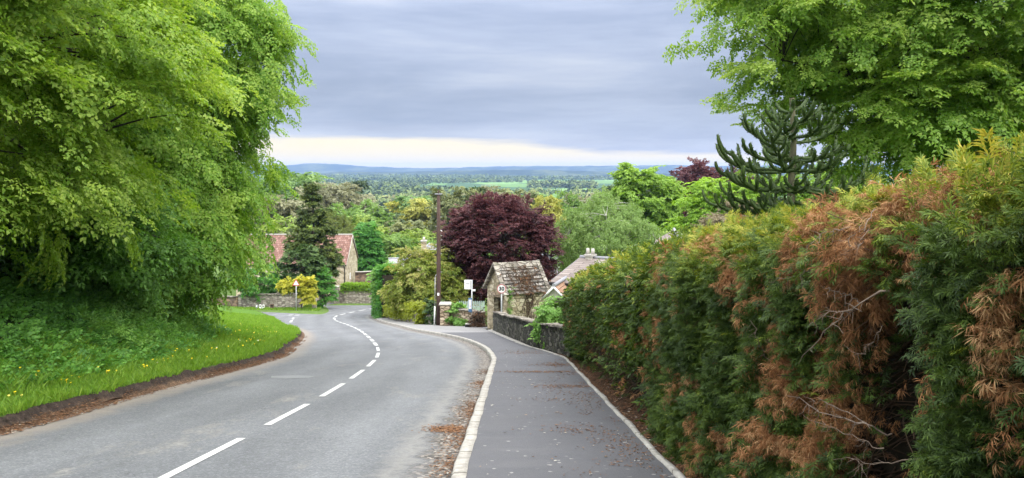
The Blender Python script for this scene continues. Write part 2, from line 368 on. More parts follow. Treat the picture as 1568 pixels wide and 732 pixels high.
# ------------------------------------------------------------------ object helpers
def tag(o, label=None, cat=None, group=None, kind=None):
    if label: o['label'] = label
    if cat: o['category'] = cat
    if group: o['group'] = group
    if kind: o['kind'] = kind
    return o
def thing(name, label, cat, loc=(0, 0, 0), group=None):
    o = bpy.data.objects.new(name, None); COL.objects.link(o); o.location = loc
    o.empty_display_size = .3
    return tag(o, label, cat, group)
def link(name, me, parent=None):
    o = bpy.data.objects.new(name, me); COL.objects.link(o)
    if parent is not None: o.parent = parent
    return o
def origin_of(parent):
    v = Vector((0, 0, 0))
    while parent is not None: v = v + Vector(parent.location); parent = parent.parent
    return v
def npmesh(name, V, Q, mat, parent=None, tint=None, k=4, smooth_=False, uv=None):
    """V (n,3) world coords, Q (m,k) faces"""
    V = np.asarray(V, np.float32); Q = np.asarray(Q, np.int32)
    if parent is not None: V = V - np.array(origin_of(parent), np.float32)
    me = bpy.data.meshes.new(name)
    me.vertices.add(len(V)); me.vertices.foreach_set('co', V.ravel())
    me.loops.add(Q.size); me.loops.foreach_set('vertex_index', Q.ravel())
    me.polygons.add(len(Q)); me.polygons.foreach_set('loop_start', np.arange(0, Q.size, k, dtype=np.int32))
    if smooth_: me.polygons.foreach_set('use_smooth', np.ones(len(Q), bool))
    me.update(calc_edges=True)
    if tint is not None:
        a = me.attributes.new('tint', 'FLOAT', 'FACE'); a.data.foreach_set('value', np.asarray(tint, np.float32))
    if uv is not None:
        l = me.uv_layers.new(name='UVMap'); l.data.foreach_set('uv', np.asarray(uv, np.float32)[Q.ravel()].ravel())
    me.materials.append(MATS[mat] if isinstance(mat, str) else mat)
    return link(name, me, parent)
class MB:
    """collects shapes into one mesh; several materials allowed"""
    def __init__(s): s.v = []; s.f = []; s.m = []; s.uv = []; s.mats = []; s.sm = []
    def mi(s, mat):
        if mat not in s.mats: s.mats.append(mat)
        return s.mats.index(mat)
    def poly(s, pts, mat, uv=None, sm=False):
        b = len(s.v); s.v += [Vector(p) for p in pts]; s.f.append(tuple(range(b, b+len(pts)))); s.m.append(s.mi(mat)); s.uv.append(uv); s.sm.append(sm)
    def box(s, c, d, mat, rz=0., taper=1., R=None):
        cx, cy, cz = c; x, y, z = d[0]/2, d[1]/2, d[2]/2
        co, si = math.cos(rz), math.sin(rz); b = len(s.v)
        for k in (-1, 1):
            tt = taper if k > 0 else 1
            for i, j in ((-1, -1), (1, -1), (1, 1), (-1, 1)):
                px, py = i*x*tt, j*y*tt
                s.v.append(Vector((cx+px*co-py*si, cy+px*si+py*co, cz+k*z)))
        for q in ((0, 3, 2, 1), (4, 5, 6, 7), (0, 1, 5, 4), (1, 2, 6, 5), (2, 3, 7, 6), (3, 0, 4, 7)):
            s.f.append(tuple(b+i for i in q)); s.m.append(s.mi(mat)); s.uv.append(None); s.sm.append(False)
    def tube(s, pts, radii, mat, n=8, cap=True):
        pts = [Vector(p) for p in pts]; b = len(s.v)
        if isinstance(radii, (int, float)): radii = [radii]*len(pts)
        up = Vector((0, 0, 1))
        for i, p in enumerate(pts):
            d = (pts[min(i+1, len(pts)-1)] - pts[max(i-1, 0)]).normalized()
            a = d.cross(up if abs(d.z) < .95 else Vector((1, 0, 0))).normalized(); c = d.cross(a).normalized()
            for k in range(n):
                t_ = 2*PI*k/n; s.v.append(p + (a*math.cos(t_) + c*math.sin(t_))*radii[i])
        for i in range(len(pts)-1):
            for k in range(n):
                s.f.append((b+i*n+k, b+i*n+(k+1) % n, b+(i+1)*n+(k+1) % n, b+(i+1)*n+k)); s.m.append(s.mi(mat)); s.uv.append(None); s.sm.append(True)
        if cap:
            for off, rev in ((0, False), ((len(pts)-1)*n, True)):
                idx = [b+off+k for k in range(n)]
                s.f.append(tuple(idx if rev else idx[::-1])); s.m.append(s.mi(mat)); s.uv.append(None); s.sm.append(False)
    def slab(s, pts, thick, mat, uv=None):
        """a roof plane or plate: pts 4 corners (upper face), thickness along -normal"""
        pts = [Vector(p) for p in pts]; n = (pts[1]-pts[0]).cross(pts[3]-pts[0]).normalized()
        lo = [p - n*thick for p in pts]
        s.poly(pts, mat, uv); s.poly(lo[::-1], mat)
        for i in range(len(pts)):
            j = (i+1) % len(pts); s.poly([pts[i], lo[i], lo[j], pts[j]], mat)
    def build(s, name, parent=None, bevel=0.):
        o0 = origin_of(parent)
        me = bpy.data.meshes.new(name); me.from_pydata([tuple(v-o0) for v in s.v], [], s.f)
        for m in s.mats: me.materials.append(MATS[m])
        me.polygons.foreach_set('material_index', s.m); me.polygons.foreach_set('use_smooth', s.sm)
        if any(u is not None for u in s.uv):
            l = me.uv_layers.new(name='UVMap')
            for p, u in zip(me.polygons, s.uv):
                if u is not None:
                    for li, c in zip(p.loop_indices, u): l.data[li].uv = c
        me.update()
        o = link(name, me, parent)
        if bevel > 0:
            b = o.modifiers.new('bevel', 'BEVEL'); b.width = bevel; b.segments = 2; b.limit_method = 'ANGLE'
        return o
def strip(name, ys, profile, mat, uvf=None, kind='structure'):
    """profile(y) -> list of (x, z) across"""
    rows = [profile(y) for y in ys]; m = len(rows[0]); V = []; UV = []
    for y, r in zip(ys, rows):
        for j, (x, z) in enumerate(r):
            V.append((x, y, z)); UV.append(uvf(x, y, j, r) if uvf else (x, y))
    Q = [(i*m+j, i*m+j+1, (i+1)*m+j+1, (i+1)*m+j) for i in range(len(ys)-1) for j in range(m-1)]
    o = npmesh(name, V, Q, mat, uv=UV, smooth_=False); o['kind'] = kind; return o

# ------------------------------------------------------------------ leaves
def norm(a): return a / np.maximum(np.linalg.norm(a, axis=-1, keepdims=True), 1e-9)
def leaf_quads(Pb, D, N, L, W, fold=.12):
    D = norm(D); S = norm(np.cross(D, N)); N = norm(np.cross(S, D))
    L = L[:, None]; W = W[:, None]
    a = Pb; b = Pb + D*L*.45 + S*W*.5 + N*L*fold; c = Pb + D*L - N*L*fold*.8; d = Pb + D*L*.45 - S*W*.5 + N*L*fold
    V = np.stack([a, b, c, d], 1).reshape(-1, 3)
    Q = np.arange(len(Pb)*4).reshape(-1, 4)
    return V, Q
def tmpl_beech(r, n_side=4, n_leaf=6):
    """flat spray of leaves: points, directions, normals; twig runs along +x, length 1"""
    P_, D_, N_ = [], [], []
    def twig(o, ang, ln, n):
        d = np.array([math.cos(ang), math.sin(ang), 0.])
        for i in range(n):
            u = (i+.6)/n; p = o + d*ln*u; p[2] -= .22*p[0]**2 + r.normal()*.015
            for sgn in (-1, 1):
                a = ang + sgn*r.uniform(.6, 1.1)
                D_.append([math.cos(a), math.sin(a), -r.uniform(.0, .45)]); P_.append(p.copy())
                N_.append([r.normal()*.25, r.normal()*.25, 1.])
        D_.append([d[0], d[1], -.3]); P_.append(o + d*ln - np.array([0, 0, .22*(o+d*ln)[0]**2])); N_.append([0, 0, 1.])
    twig(np.zeros(3), 0, 1., n_leaf+1)
    for k in range(n_side):
        u = .15+.6*k/n_side; sgn = 1 if k % 2 else -1
        twig(np.array([u, 0, 0.]), sgn*r.uniform(.6, .95), .55*(1-u*.5), max(2, n_leaf-2))
    return np.array(P_), norm(np.array(D_)), norm(np.array(N_))
def tmpl_fern(r, n=9, sub=1):
    """flat conifer spray: thin blades both sides of a drooping stem"""
    P_, D_, N_ = [], [], []
    for i in range(n):
        u = (i+.5)/n; w = math.sin(PI*min(1, u*.85+.12))
        for sgn in (-1, 1):
            p = np.array([u, 0, -.3*u*u]); a = sgn*r.uniform(.55, .85)
            d = np.array([math.cos(a), math.sin(a), -.35*u + r.normal()*.12])
            P_.append(p); D_.append(d); N_.append([r.normal()*.2, r.normal()*.2, 1.])
            if sub:
                q = p + d*.22*w
                for s2 in (-1, 1):
                    a2 = a + s2*.5
                    P_.append(q - d*.1*w); D_.append([math.cos(a2), math.sin(a2), -.4*u + r.normal()*.15]); N_.append([0, 0, 1.])
    P_.append([.85, 0, -.25]); D_.append([1, 0, -.5]); N_.append([0, 0, 1.])
    return np.array(P_, float), norm(np.array(D_, float)), norm(np.array(N_, float))
def place(tmpls, O, X, U, S, leafL, leafW, r, tint_s, tvar=.18, jitter=.0):
    """instance templates at origins O with x axis X, up U, scale S; returns V,Q,tint"""
    X = norm(X); Y_ = norm(np.cross(U, X)); Z = np.cross(X, Y_)
    Vs, Ts = [], []; pick = r.integers(0, len(tmpls), len(O))
    for k, (tp, td, tn) in enumerate(tmpls):
        m = pick == k
        if not m.any(): continue
        R = np.stack([X[m], Y_[m], Z[m]], 2)                      # columns
        s = S[m][:, None, None]
        p = O[m][:, None, :] + np.einsum('mij,nj->mni', R, tp)*s
        d = np.einsum('mij,nj->mni', R, td); n = np.einsum('mij,nj->mni', R, tn)
        cnt = p.shape[0]*p.shape[1]
        d = d.reshape(-1, 3) + r.normal(size=(cnt, 3))*.18; n = n.reshape(-1, 3) + r.normal(size=(cnt, 3))*.25
        sl = np.repeat(S[m], tp.shape[0])
        L = leafL*sl*r.uniform(.7, 1.25, cnt); W = leafW*sl*r.uniform(.75, 1.2, cnt)
        V, _ = leaf_quads(p.reshape(-1, 3), d, n, L, W)
        Vs.append(V); Ts.append(np.clip(np.repeat(tint_s[m], tp.shape[0]) + r.normal(size=cnt)*tvar, 0, 1))
    V = np.concatenate(Vs); return V, np.arange(len(V)).reshape(-1, 4), np.concatenate(Ts)

BEECH = [tmpl_beech(rng) for _ in range(6)]
SMALL = [tmpl_beech(rng, 2, 3) for _ in range(5)]
FERN = [tmpl_fern(rng, 7, 1) for _ in range(6)]
def tmpl_strand(r, n=7):
    P_, D_, N_ = [], [], []
    for i in range(n):
        u = r.uniform(0, .8); a = r.normal()*.6
        P_.append([u, r.normal()*.06, -.25*u*u]); D_.append([math.cos(a), math.sin(a), -r.uniform(.1, 1.3)]); N_.append([r.normal()*.5, r.normal()*.5, 1.])
        P_.append([u, r.normal()*.06, -.25*u*u]); D_.append([math.cos(a+.5), math.sin(a+.5), -r.uniform(.1, 1.)]); N_.append([r.normal()*.5, r.normal()*.5, 1.])
    return np.array(P_, float), norm(np.array(D_, float)), norm(np.array(N_, float))
STRAND = [tmpl_strand(rng, 9) for _ in range(6)]
FERN2 = [tmpl_fern(rng, 6, 0) for _ in range(4)]

def sample_pads(lobes, n, r, inner=.22, keep=None):
    """points on the union of ellipsoids with outward directions"""
    L = np.array([l[:6] for l in lobes], float); w = np.array([(l[3]*l[4]+l[4]*l[5]+l[3]*l[5]) * (l[6] if len(l) > 6 else 1) for l in lobes]); w /= w.sum()
    out_p, out_d = [], []
    while len(out_p) < n:
        k = r.choice(len(lobes), p=w); d = r.normal(size=3); d /= np.linalg.norm(d)
        f = r.uniform(.45, .8) if r.random() < inner else r.uniform(.84, 1.02)
        p = L[k, :3] + L[k, 3:6]*d*f
        q = np.linalg.norm((p - L[:, :3])/L[:, 3:6], axis=1); q[k] = 9
        if q.min() < .72 and r.random() < .85: continue
        if keep is not None and not keep(p, r): continue
        g = d/L[k, 3:6]; g /= np.linalg.norm(g)
        out_p.append(p); out_d.append(g)
    return np.array(out_p), np.array(out_d)

def crown(lobes, n_pads, n_sp, pad_r, spray_s, leafL, leafW, r, tm=BEECH, droop=.35, flat=.16, inner=.22, keep=None, tint0=.5, tdir=.0, hang=.0, tpad=.13):
    Pc, Dc = sample_pads(lobes, n_pads, r, inner, keep)
    o = Dc.copy(); o[:, 2] = o[:, 2]*.35 - droop*.5 - hang; o = norm(o)
    up = np.tile([0, 0, 1.], (len(o), 1)); s = norm(np.cross(o, up) + 1e-6); upn = norm(np.cross(s, o))
    pr = pad_r*r.uniform(.65, 1.3, len(o))
    rep = np.repeat(np.arange(len(o)), n_sp); m = len(rep)
    u = r.uniform(-.75, 1, m); v = r.uniform(-1, 1, m)*np.sqrt(np.clip(1.05-u*u*.6, .1, 1))
    O = Pc[rep] + o[rep]*(u*pr[rep])[:, None] + s[rep]*(v*pr[rep]*.85)[:, None] - upn[rep]*((u**2*.3+v*v*.2)*droop*pr[rep])[:, None] + r.normal(size=(m, 3))*(flat*pr[rep])[:, None]
    X = o[rep]*.8 + s[rep]*(v*.8)[:, None] + r.normal(size=(m, 3))*.28; X[:, 2] -= droop*.35 + hang*.8
    U = upn[rep] + r.normal(size=(m, 3))*.3
    S = spray_s*r.uniform(.7, 1.3, m)
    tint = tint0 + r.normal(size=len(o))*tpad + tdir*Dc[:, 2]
    V, Q, T = place(tm, O, X, U, S, leafL, leafW, r, tint[rep])
    return V, Q, T, Pc, o, pr
def tubes_np(segs, n=5):
    """segs: list of (pts(k,3), radii(k)) -> V,Q for all tubes"""
    Vs, Qs, b = [], [], 0
    ang = np.arange(n)*2*PI/n
    for pts, rad in segs:
        pts = np.asarray(pts, float); k = len(pts)
        d = norm(np.gradient(pts, axis=0)); ref = np.where(np.abs(d[:, 2:3]) < .9, [[0, 0, 1.]], [[1., 0, 0]])
        a = norm(np.cross(d, ref)); c = np.cross(d, a)
        V = pts[:, None, :] + (a[:, None, :]*np.cos(ang)[None, :, None] + c[:, None, :]*np.sin(ang)[None, :, None])*np.asarray(rad)[:, None, None]
        Vs.append(V.reshape(-1, 3))
        i = np.arange(k-1)[:, None]*n; j = np.arange(n)[None, :]; j2 = (j+1) % n
        Qs.append(np.stack([b+i+j, b+i+j2, b+i+n+j2, b+i+n+j], 2).reshape(-1, 4)); b += k*n
    return np.concatenate(Vs), np.concatenate(Qs)
def bez(a, b, c, n=7):
    t_ = np.linspace(0, 1, n)[:, None]; return (1-t_)**2*a + 2*(1-t_)*t_*b + t_**2*c
def skeleton(base, top, Pc, r, r0, n_limb=10, wob=.3, low=.2, twig_r=.012, steep=.35):
    """trunk tube and limbs reaching the pads"""
    base = np.array(base, float); top = np.array(top, float); h = np.linalg.norm(top-base)
    n = 10; tt = np.linspace(0, 1, n)[:, None]; tr = base*(1-tt) + top*tt
    off = np.cumsum(r.normal(size=(n, 3))*[wob*.25, wob*.25, 0], axis=0); off[0] = 0; tr = tr + off*(h/10)
    rad = r0*(1-tt[:, 0]*.86); rad[0] *= 1.35
    trunk = [(np.vstack([tr[0]-[0, 0, .4], tr]), np.concatenate([[rad[0]*1.1], rad]))]
    limbs = []; idx = r.choice(len(Pc), min(n_limb, len(Pc)), replace=False)
    for i in idx:
        e = Pc[i]; dist = np.linalg.norm((e-base)[:2]); f = np.clip((e[2]-base[2]-dist*steep)/h, low, .9)
        k = f*(n-1); k0 = int(k); s0 = tr[k0] + (tr[min(k0+1, n-1)]-tr[k0])*(k-k0)
        mid = (s0+e)/2 + [0, 0, dist*.12] + r.normal(size=3)*.25
        limbs.append((bez(s0, mid, e, 8), np.linspace(r0*.42*(1-f*.5), .02, 8)))
    pts = np.concatenate([l[0] for l in limbs] + [tr[3:]])
    br = []
    for e in Pc:
        d = np.linalg.norm(pts-e, axis=1) + np.maximum(pts[:, 2]-e[2], 0)*1.5; j = int(np.argmin(d)); s0 = pts[j]
        mid = (s0+e)/2 + r.normal(size=3)*.12 + [0, 0, .1*d[j]]
        br.append((bez(s0, mid, e, 5), np.linspace(twig_r*3, twig_r, 5)))
    return trunk, limbs + br
def tree(name, label, cat, base, top, r0, cr, mat, barkm='bark', group=None, n_limb=10, seed=1, low=.2, twig_r=.012, trunk_name='trunk', wob=.3, tubes=5, lf=None, steep=.35):
    if lf is None: lf = 1.5 if cr['tm'] is SMALL and base[1] > 40 else 1.
    cr = dict(cr, leafL=cr['leafL']*lf, leafW=cr['leafW']*lf*1.1)
    r = np.random.default_rng(seed)
    V, Q, T, Pc, o, pr = crown(r=r, **cr)
    root = thing(name, label, cat, tuple(base), group)
    trunk, br = skeleton(base, top, Pc, r, r0, n_limb, wob, low, twig_r, steep)
    a, b = tubes_np(trunk, 10); npmesh(trunk_name, a, b, barkm, root, smooth_=True)
    a, b = tubes_np(br, tubes); npmesh('branches', a, b, barkm, root, smooth_=True)
    npmesh('crown', V, Q, mat, root, T)
    return root
# =================================================================== THE SETTING
xs = np.concatenate([-np.geomspace(11500, 62, 46), np.arange(-60, 60.1, 1.25), np.geomspace(62, 11500, 46)])
ysg = np.concatenate([np.linspace(-200, -42, 12), np.arange(-40, 140, 1.25), np.geomspace(141, 11400, 90)])
XX, YY = np.meshgrid(xs, ysg); xf, yf = XX.ravel(), YY.ravel()
zz = H(yf)
near = (yf < 97)
zz = np.where(near & (xf < xg(yf)), G(xf, yf) - .12*(1-smooth(8, 14, xg(yf)-xf)), zz)
corr = (xf > xg(yf) - .9) & (xf < np.maximum(xk(yf)+2.2, np.where(yf < 44, 4.4, -9)) + .8) & (yf < 116)
zz = np.where(corr, H(yf) - .30, zz)
nz = fbm(np.stack([xf*.004, yf*.002, xf*0], 1), 3)
zz = zz + np.where(yf > 180, (nz-.5)*8*smooth(180, 900, yf), 0)
nx = len(xs); I = np.arange(len(ysg)-1)[:, None]*nx + np.arange(nx-1)[None, :]
Q = np.stack([I, I+1, I+nx+1, I+nx], 2).reshape(-1, 4)
npmesh('ground', np.stack([xf, yf, zz], 1), Q, 'ground_fields', smooth_=True)['kind'] = 'structure'

ysr = np.arange(-3, 112.1, .5)
def road_prof(y):
    l, r_ = float(xg(y)) - .35, float(xk(y)) + .03
    if y > 90: l = min(l, -24)
    xs_ = l + (r_-l)*np.linspace(0, 1, 14); z = float(H(y))
    mid = .5*(l+r_)
    return [(x, z) for x in xs_]
strip('road', ysr, road_prof, 'asphalt_road', lambda x, y, j, r_: (float(xk(y)) - x, x - float(xg(y)) if y < 46 else 9.))
# kerb: rounded block, face to the road
yk = np.arange(-3, 78, .3)
def kerb_prof(y):
    a = float(xk(y)); z = float(H(y)); w = .125
    j = .005*math.sin(y*3.3)+.004*math.sin(y*7.1)
    up = .10 if y < 60 else .10 - .07*float(smooth(60, 66, y))
    return [(a-.004+j, z-.05), (a+j, z+up-.02), (a+.02+j, z+up), (a+w+j, z+up), (a+w+j, z+.02)]
strip('kerb', yk, kerb_prof, 'kerb_concrete')
# new dark pavement surface then the older lighter one round the bus stop
def pave_r(y): return float(xe(y)) if y < 41 else float(xk(y)) + 2.6 + 2.2*float(smooth(41, 41.4, y))*float(1-smooth(48, 56, y))
def pave_prof(y):
    a = float(xk(y)) + .12; b = pave_r(y); z = float(H(y))
    return [(a + (b-a)*k/6, z + .092 + .012*k/6) for k in range(7)]
strip('pavement', np.arange(-3, 36.01, .5), pave_prof, 'asphalt_pavement')
strip('old_pavement', np.concatenate([np.arange(36, 41.6, .2), np.arange(42, 78, .5)]), lambda y: [(x, z-.003) for x, z in pave_prof(y)], 'asphalt_old')
# thin pale edging strip along the hedge and the wall
def edge_prof(y):
    a = float(xe(y)); z = float(H(y)); j = .008*math.sin(y*5.1)+.01*math.sin(y*2.3); w = .055 + .22*float(smooth(23, 30, y))
    return [(a-.002+j, z+.06), (a+j, z+.122), (a+w+j, z+.122), (a+w+j, z+.03)]
strip('pavement_edging', np.arange(-3, 39.2, .3), edge_prof, 'kerb_concrete')
strip('soil_strip', np.arange(-3, 22, .25), lambda y: [(float(xe(y))+.05+.5*k, float(H(y))+.075+.02*math.sin(y*4+k*2)+.05*k) for k in range(6)], 'soil_litter')

# road markings
def mark_mesh(name, quads):
    V = []; Q = []
    for q in quads:
        # subdivide along length so the paint hugs the slope
        (x0, y0), (x1, y1), w = q; n = 4; d = Vector((x1-x0, y1-y0)); p = Vector((-d.y, d.x)).normalized()*w/2
        for i in range(n):
            a = Vector((x0, y0)) + d*i/n; b_ = Vector((x0, y0)) + d*(i+1)/n; k = len(V)
            for c in (a+p, a-p, b_-p, b_+p): V.append((c.x, c.y, float(H(c.y))+.006))
            Q.append((k, k+1, k+2, k+3))
    npmesh(name, V, Q, 'road_paint')['kind'] = 'structure'
dash = []
for y0 in np.arange(.9, 62, 2.87):
    y1 = y0+1.95
    if 6 < y0 < 20: pass
    dash.append(((float(xc_(y0)), y0), (float(xc_(y1)), y1), .095 if y0 < 25 else .13))
for y0 in np.arange(64, 108, 5.2):
    y1 = y0+3.1; dash.append(((float(xc_(y0)), y0), (float(xc_(y1)), y1), .20))
mark_mesh('centre_line_markings', dash)
gw = []
for px0, px1, py in ((441, 447.5, 483.2), (450.5, 458.5, 483.0), (443, 450, 481.2), (452.5, 459.5, 481.)):
    Yq = {483.2: 72.2, 483.0: 72.4, 481.2: 75.2, 481.: 75.4}[py]
    gw.append(((PX(px0, Yq), Yq), (PX(px1, Yq), Yq-.1), .55))
gw.append(((PX(444.5, 56.5), 56.5), (PX(447, 60.5), 60.5), .16)); gw.append(((PX(448, 63.5), 63.5), (PX(449.5, 67), 67), .16))
mark_mesh('junction_markings', gw)

# worn patch in the left lane
pv = [(-4.75, 15.45), (-4.4, 15.3), (-4.0, 15.42), (-3.95, 15.75), (-4.35, 15.95), (-4.85, 15.8)]
V = [(x, y, float(H(y))+.004) for x, y in pv] + [(-4.4, 15.6, float(H(15.6))+.004)]
npmesh('worn_road_patch', V, [(i, (i+1) % 6, 6) for i in range(6)], 'asphalt_patch', k=3)['kind'] = 'structure'

# grass bank (soil cut, verge, slope)
yb = np.arange(0, 96, .3)
us = np.concatenate([[-.12, 0, .08, .13, .17, .20, .23, .26, .30, .36, .45, .6, .8], np.arange(1.1, 14.1, .45)])
YB, UB = np.meshgrid(yb, us, indexing='ij'); yq, uq = YB.ravel(), UB.ravel()
jig = (fbm(np.stack([yq*1.6, yq*0, yq*0], 1), 5)-.5)*.32 + (vnoise(np.stack([yq*6, uq*6, yq*0], 1), 6)-.5)*.1
xq = xg(yq) - uq - np.where((uq > .1) & (uq < 1), jig*.8, 0)
zq = H(yq) + bank(uq, yq) + np.where(uq > .1, (fbm(np.stack([xq*1.5, yq*1.5, yq*0], 1), 8)-.5)*.14*np.clip(uq, 0, 1), -.03*(uq < 0))
zq = zq + np.where((uq > .1) & (uq < .5), (vnoise(np.stack([xq*7, yq*5, yq*0], 1), 9)-.5)*.09, 0)
m = len(us); I = np.arange(len(yb)-1)[:, None]*m + np.arange(m-1)[None, :]
Q = np.stack([I+1, I, I+m, I+m+1], 2).reshape(-1, 4)
npmesh('grass_bank', np.stack([xq, yq, zq], 1), Q, 'bank_soil_grass', uv=np.stack([uq, smooth(-.1, .5, uq - wgrass(yq))], 1), smooth_=True)['kind'] = 'structure'
# far verges beyond the junction
def flat_patch(name, pts, mat, lift=.1, n=8):
    c = Vector((sum(p[0] for p in pts)/len(pts), sum(p[1] for p in pts)/len(pts))); V = []; Q = []
    k = len(pts); rings = 6; 
    for ri in range(rings+1):
        f = ri/rings
        for p in pts: 
            x = c.x+(p[0]-c.x)*f; y = c.y+(p[1]-c.y)*f
            V.append((x, y, float(H(y)) + lift*(1.6-f*.6) if ri < rings else float(H(y))-.02))
    for ri in range(rings):
        for i in range(k): Q.append((ri*k+i, ri*k+(i+1) % k, (ri+1)*k+(i+1) % k, (ri+1)*k+i))
    npmesh(name, V, Q, mat, smooth_=True)['kind'] = 'structure'
vp = [(-18.3, 75.6), (-18.5, 78), (-19.0, 81.5), (-20.2, 87), (-21.8, 93), (-23, 97), (-30, 99), (-40, 98), (-44, 92), (-36, 88), (-27.4, 83.2), (-22, 78.6), (-19, 75.8)]
flat_patch('far_grass_verge', vp, 'ground_fields', .12)
flat_patch('wall_foot_verge', [(-24, 99.6), (-17, 100.4), (-12, 99.4), (-9, 100.5), (-9, 103.6), (-24, 103.6)], 'ground_fields', .10)

# hills
def ridge(name, D, prof, base, mat, amp, s, depth):
    az = np.linspace(-.95, .95, 420); V = []; rows = [(-depth, 0.), (-depth*.55, .45), (-depth*.25, .8), (0, 1.), (depth*.5, .55)]
    pxs = CX + F*az
    top = (HY - np.interp(pxs, prof[0], prof[1]))/F*D
    nn = fbm(np.stack([az*s, az*0, az*0], 1), 21, 4) + .5*fbm(np.stack([az*s*7, az*0, az*0], 1), 22, 3)
    top = top + (nn-.7)*amp
    for dy, f in rows:
        for a, tp in zip(az, top): V.append((a*D, D+dy, base + (tp-base)*f))
    n = len(az); Q = [(i*n+j, i*n+j+1, (i+1)*n+j+1, (i+1)*n+j) for i in range(4) for j in range(n-1)]
    npmesh(name, V, Q, mat, smooth_=True)['kind'] = 'structure'
ridge('hills', 9300, ([-300, 300, 425, 470, 510, 560, 610, 680, 760, 900, 1020, 1110, 1300, 1500, 1900], [262, 258, 254, 251, 251, 254.5, 257.5, 257, 255, 254, 253, 254.5, 250, 252, 258]), -64, 'hill_woods', 16, 60, 1500)
ridge('low_hills', 6000, ([-300, 400, 560, 700, 800, 900, 1000, 1200, 1900], [268, 266, 264, 261.5, 260, 262, 265, 266, 266]), -64, 'hill_woods', 14, 45, 900)

# =================================================================== GROUND COVER
def blades(name, X, Y, Z, h, w, mat, r, lean=.35, tint=None):
    n = len(X); a = r.uniform(0, 2*PI, n); lx = r.normal(size=n)*lean*h; ly = r.normal(size=n)*lean*h
    p = np.stack([X, Y, Z], 1); dx = np.stack([np.cos(a), np.sin(a), 0*a], 1)*(w/2)[:, None]
    mid = p + np.stack([lx*.4, ly*.4, h*.55], 1); tip = p + np.stack([lx, ly, h], 1)
    V = np.stack([p-dx, p+dx, mid+dx*.7, tip], 1).reshape(-1, 3)
    Qa = np.arange(n*4).reshape(-1, 4)
    o = npmesh(name, V, Qa, mat, None, tint if tint is not None else r.uniform(0, 1, n)); o['kind'] = 'stuff'; return o
r = np.random.default_rng(31)
n = 150000
yv = 4.5 + (r.random(n)**1.55)*62; w_ = wgrass(yv)
uv_ = .24 + r.random(n)**1.15*(w_+1.0-.2)
xv = xg(yv) - uv_ + (fbm(np.stack([yv*1.6, yv*0, yv*0], 1), 5)-.5)*-.32*smooth(0, .2, uv_)*(uv_ < 1)
zv = H(yv) + bank(uv_, yv) - .01
cl = fbm(np.stack([xv*2.5, yv*2.5, xv*0], 1), 12)
hgt = (.035 + .10*cl**1.5)*r.uniform(.5, 1.4, n)*(1+.5*(uv_ > w_)); sz = 1 + yv*.035
blades('verge_grass', xv, yv, zv, hgt*np.sqrt(sz), .007*sz*1.5*r.uniform(.7, 1.3, n), 'grass_blade', r, .4, np.clip(.25+cl*.5+r.normal(size=n)*.18, 0, 1))
o = bpy.data.objects['verge_grass']; tag(o, 'short bright green grass on the verge beside the eroded road edge', 'grass')
# dandelions
n = 330; yv = 6.5 + r.random(n)**1.3*32; w_ = wgrass(yv); uv_ = .65 + r.beta(1.4, 1.6, n)*(w_*1.25-.5)
keep = fbm(np.stack([yv*.8, uv_*1.5, yv*0], 1), 44) > .46; yv, uv_ = yv[keep], uv_[keep]
xv = xg(yv) - uv_; zv = H(yv) + bank(uv_, yv) + r.uniform(.05, .11, len(yv)); V = []; Q = []; T = []
for x, y, z in zip(xv, yv, zv):
    k = len(V); rr = r.uniform(.014, .024); tx, ty = r.normal()*.25, r.normal()*.25 - .35; tt = 1. if r.random() < .06 else r.uniform(.1, .6)
    V.append((x, y, z+.008)); 
    for i in range(8): a = i*PI/4; V.append((x+rr*math.cos(a), y+rr*math.sin(a), z + rr*(math.cos(a)*tx+math.sin(a)*-ty)))
    for i in range(0, 8, 2): Q.append((k, k+1+i, k+1+(i+1) % 8, k+1+(i+2) % 8)); T.append(tt)
    V += [(x-.003, y, z-.1), (x+.003, y, z-.1), (x+.003, y, z), (x-.003, y, z)]; Q.append((k+9, k+10, k+11, k+12)); T.append(0)
tag(npmesh('dandelion_flowers', V, Q, 'dandelion_yellow', None, T), 'yellow dandelion flowers scattered through the verge grass', 'dandelions', kind='stuff')
# nettles and ground ivy on the slope
n = 21000; yv = 5 + r.random(n)**1.3*34; w_ = wgrass(yv); uv_ = w_ + .15 + r.random(n)*7 - .35*r.random(n)
dens = np.clip(1.35 - (yv-22)/14, 0, 1); k_ = r.random(n) < dens; yv, uv_ = yv[k_], uv_[k_]
xv = xg(yv)-uv_; ed = smooth(-.2, .8, uv_ - wgrass(yv)); cl = fbm(np.stack([xv*.9, yv*.9, xv*0], 1), 14)
O = np.stack([xv, yv, H(yv)+bank(uv_, yv) + (.02+.20*ed*cl)*r.random(len(xv))], 1)
a = r.uniform(0, 2*PI, len(xv)); X = np.stack([np.cos(a), np.sin(a), r.uniform(.1, .9, len(xv))], 1); U = np.stack([r.normal(size=len(xv))*.4+.25, r.normal(size=len(xv))*.4-.15, np.ones(len(xv))], 1)
V, Q, T = place(SMALL, O, X, U, r.uniform(.13, .23, len(xv))*(1+.02*yv), .30, .19, r, np.clip(.1+cl*.7+r.normal(size=len(xv))*.1, 0, 1))
tag(npmesh('nettle_undergrowth', V, Q, 'leaf_nettle', None, T), 'dark green nettles and ground ivy covering the slope under the trees', 'undergrowth', kind='stuff')
n = 4200; yv = 5 + r.random(n)**1.2*28; uv_ = wgrass(yv) + .2 + r.random(n)*5.5; xv = xg(yv)-uv_; cl = fbm(np.stack([xv*.5, yv*.5, xv*0], 1), 15); k_ = cl > .5; xv, yv, uv_, cl = xv[k_], yv[k_], uv_[k_], cl[k_]
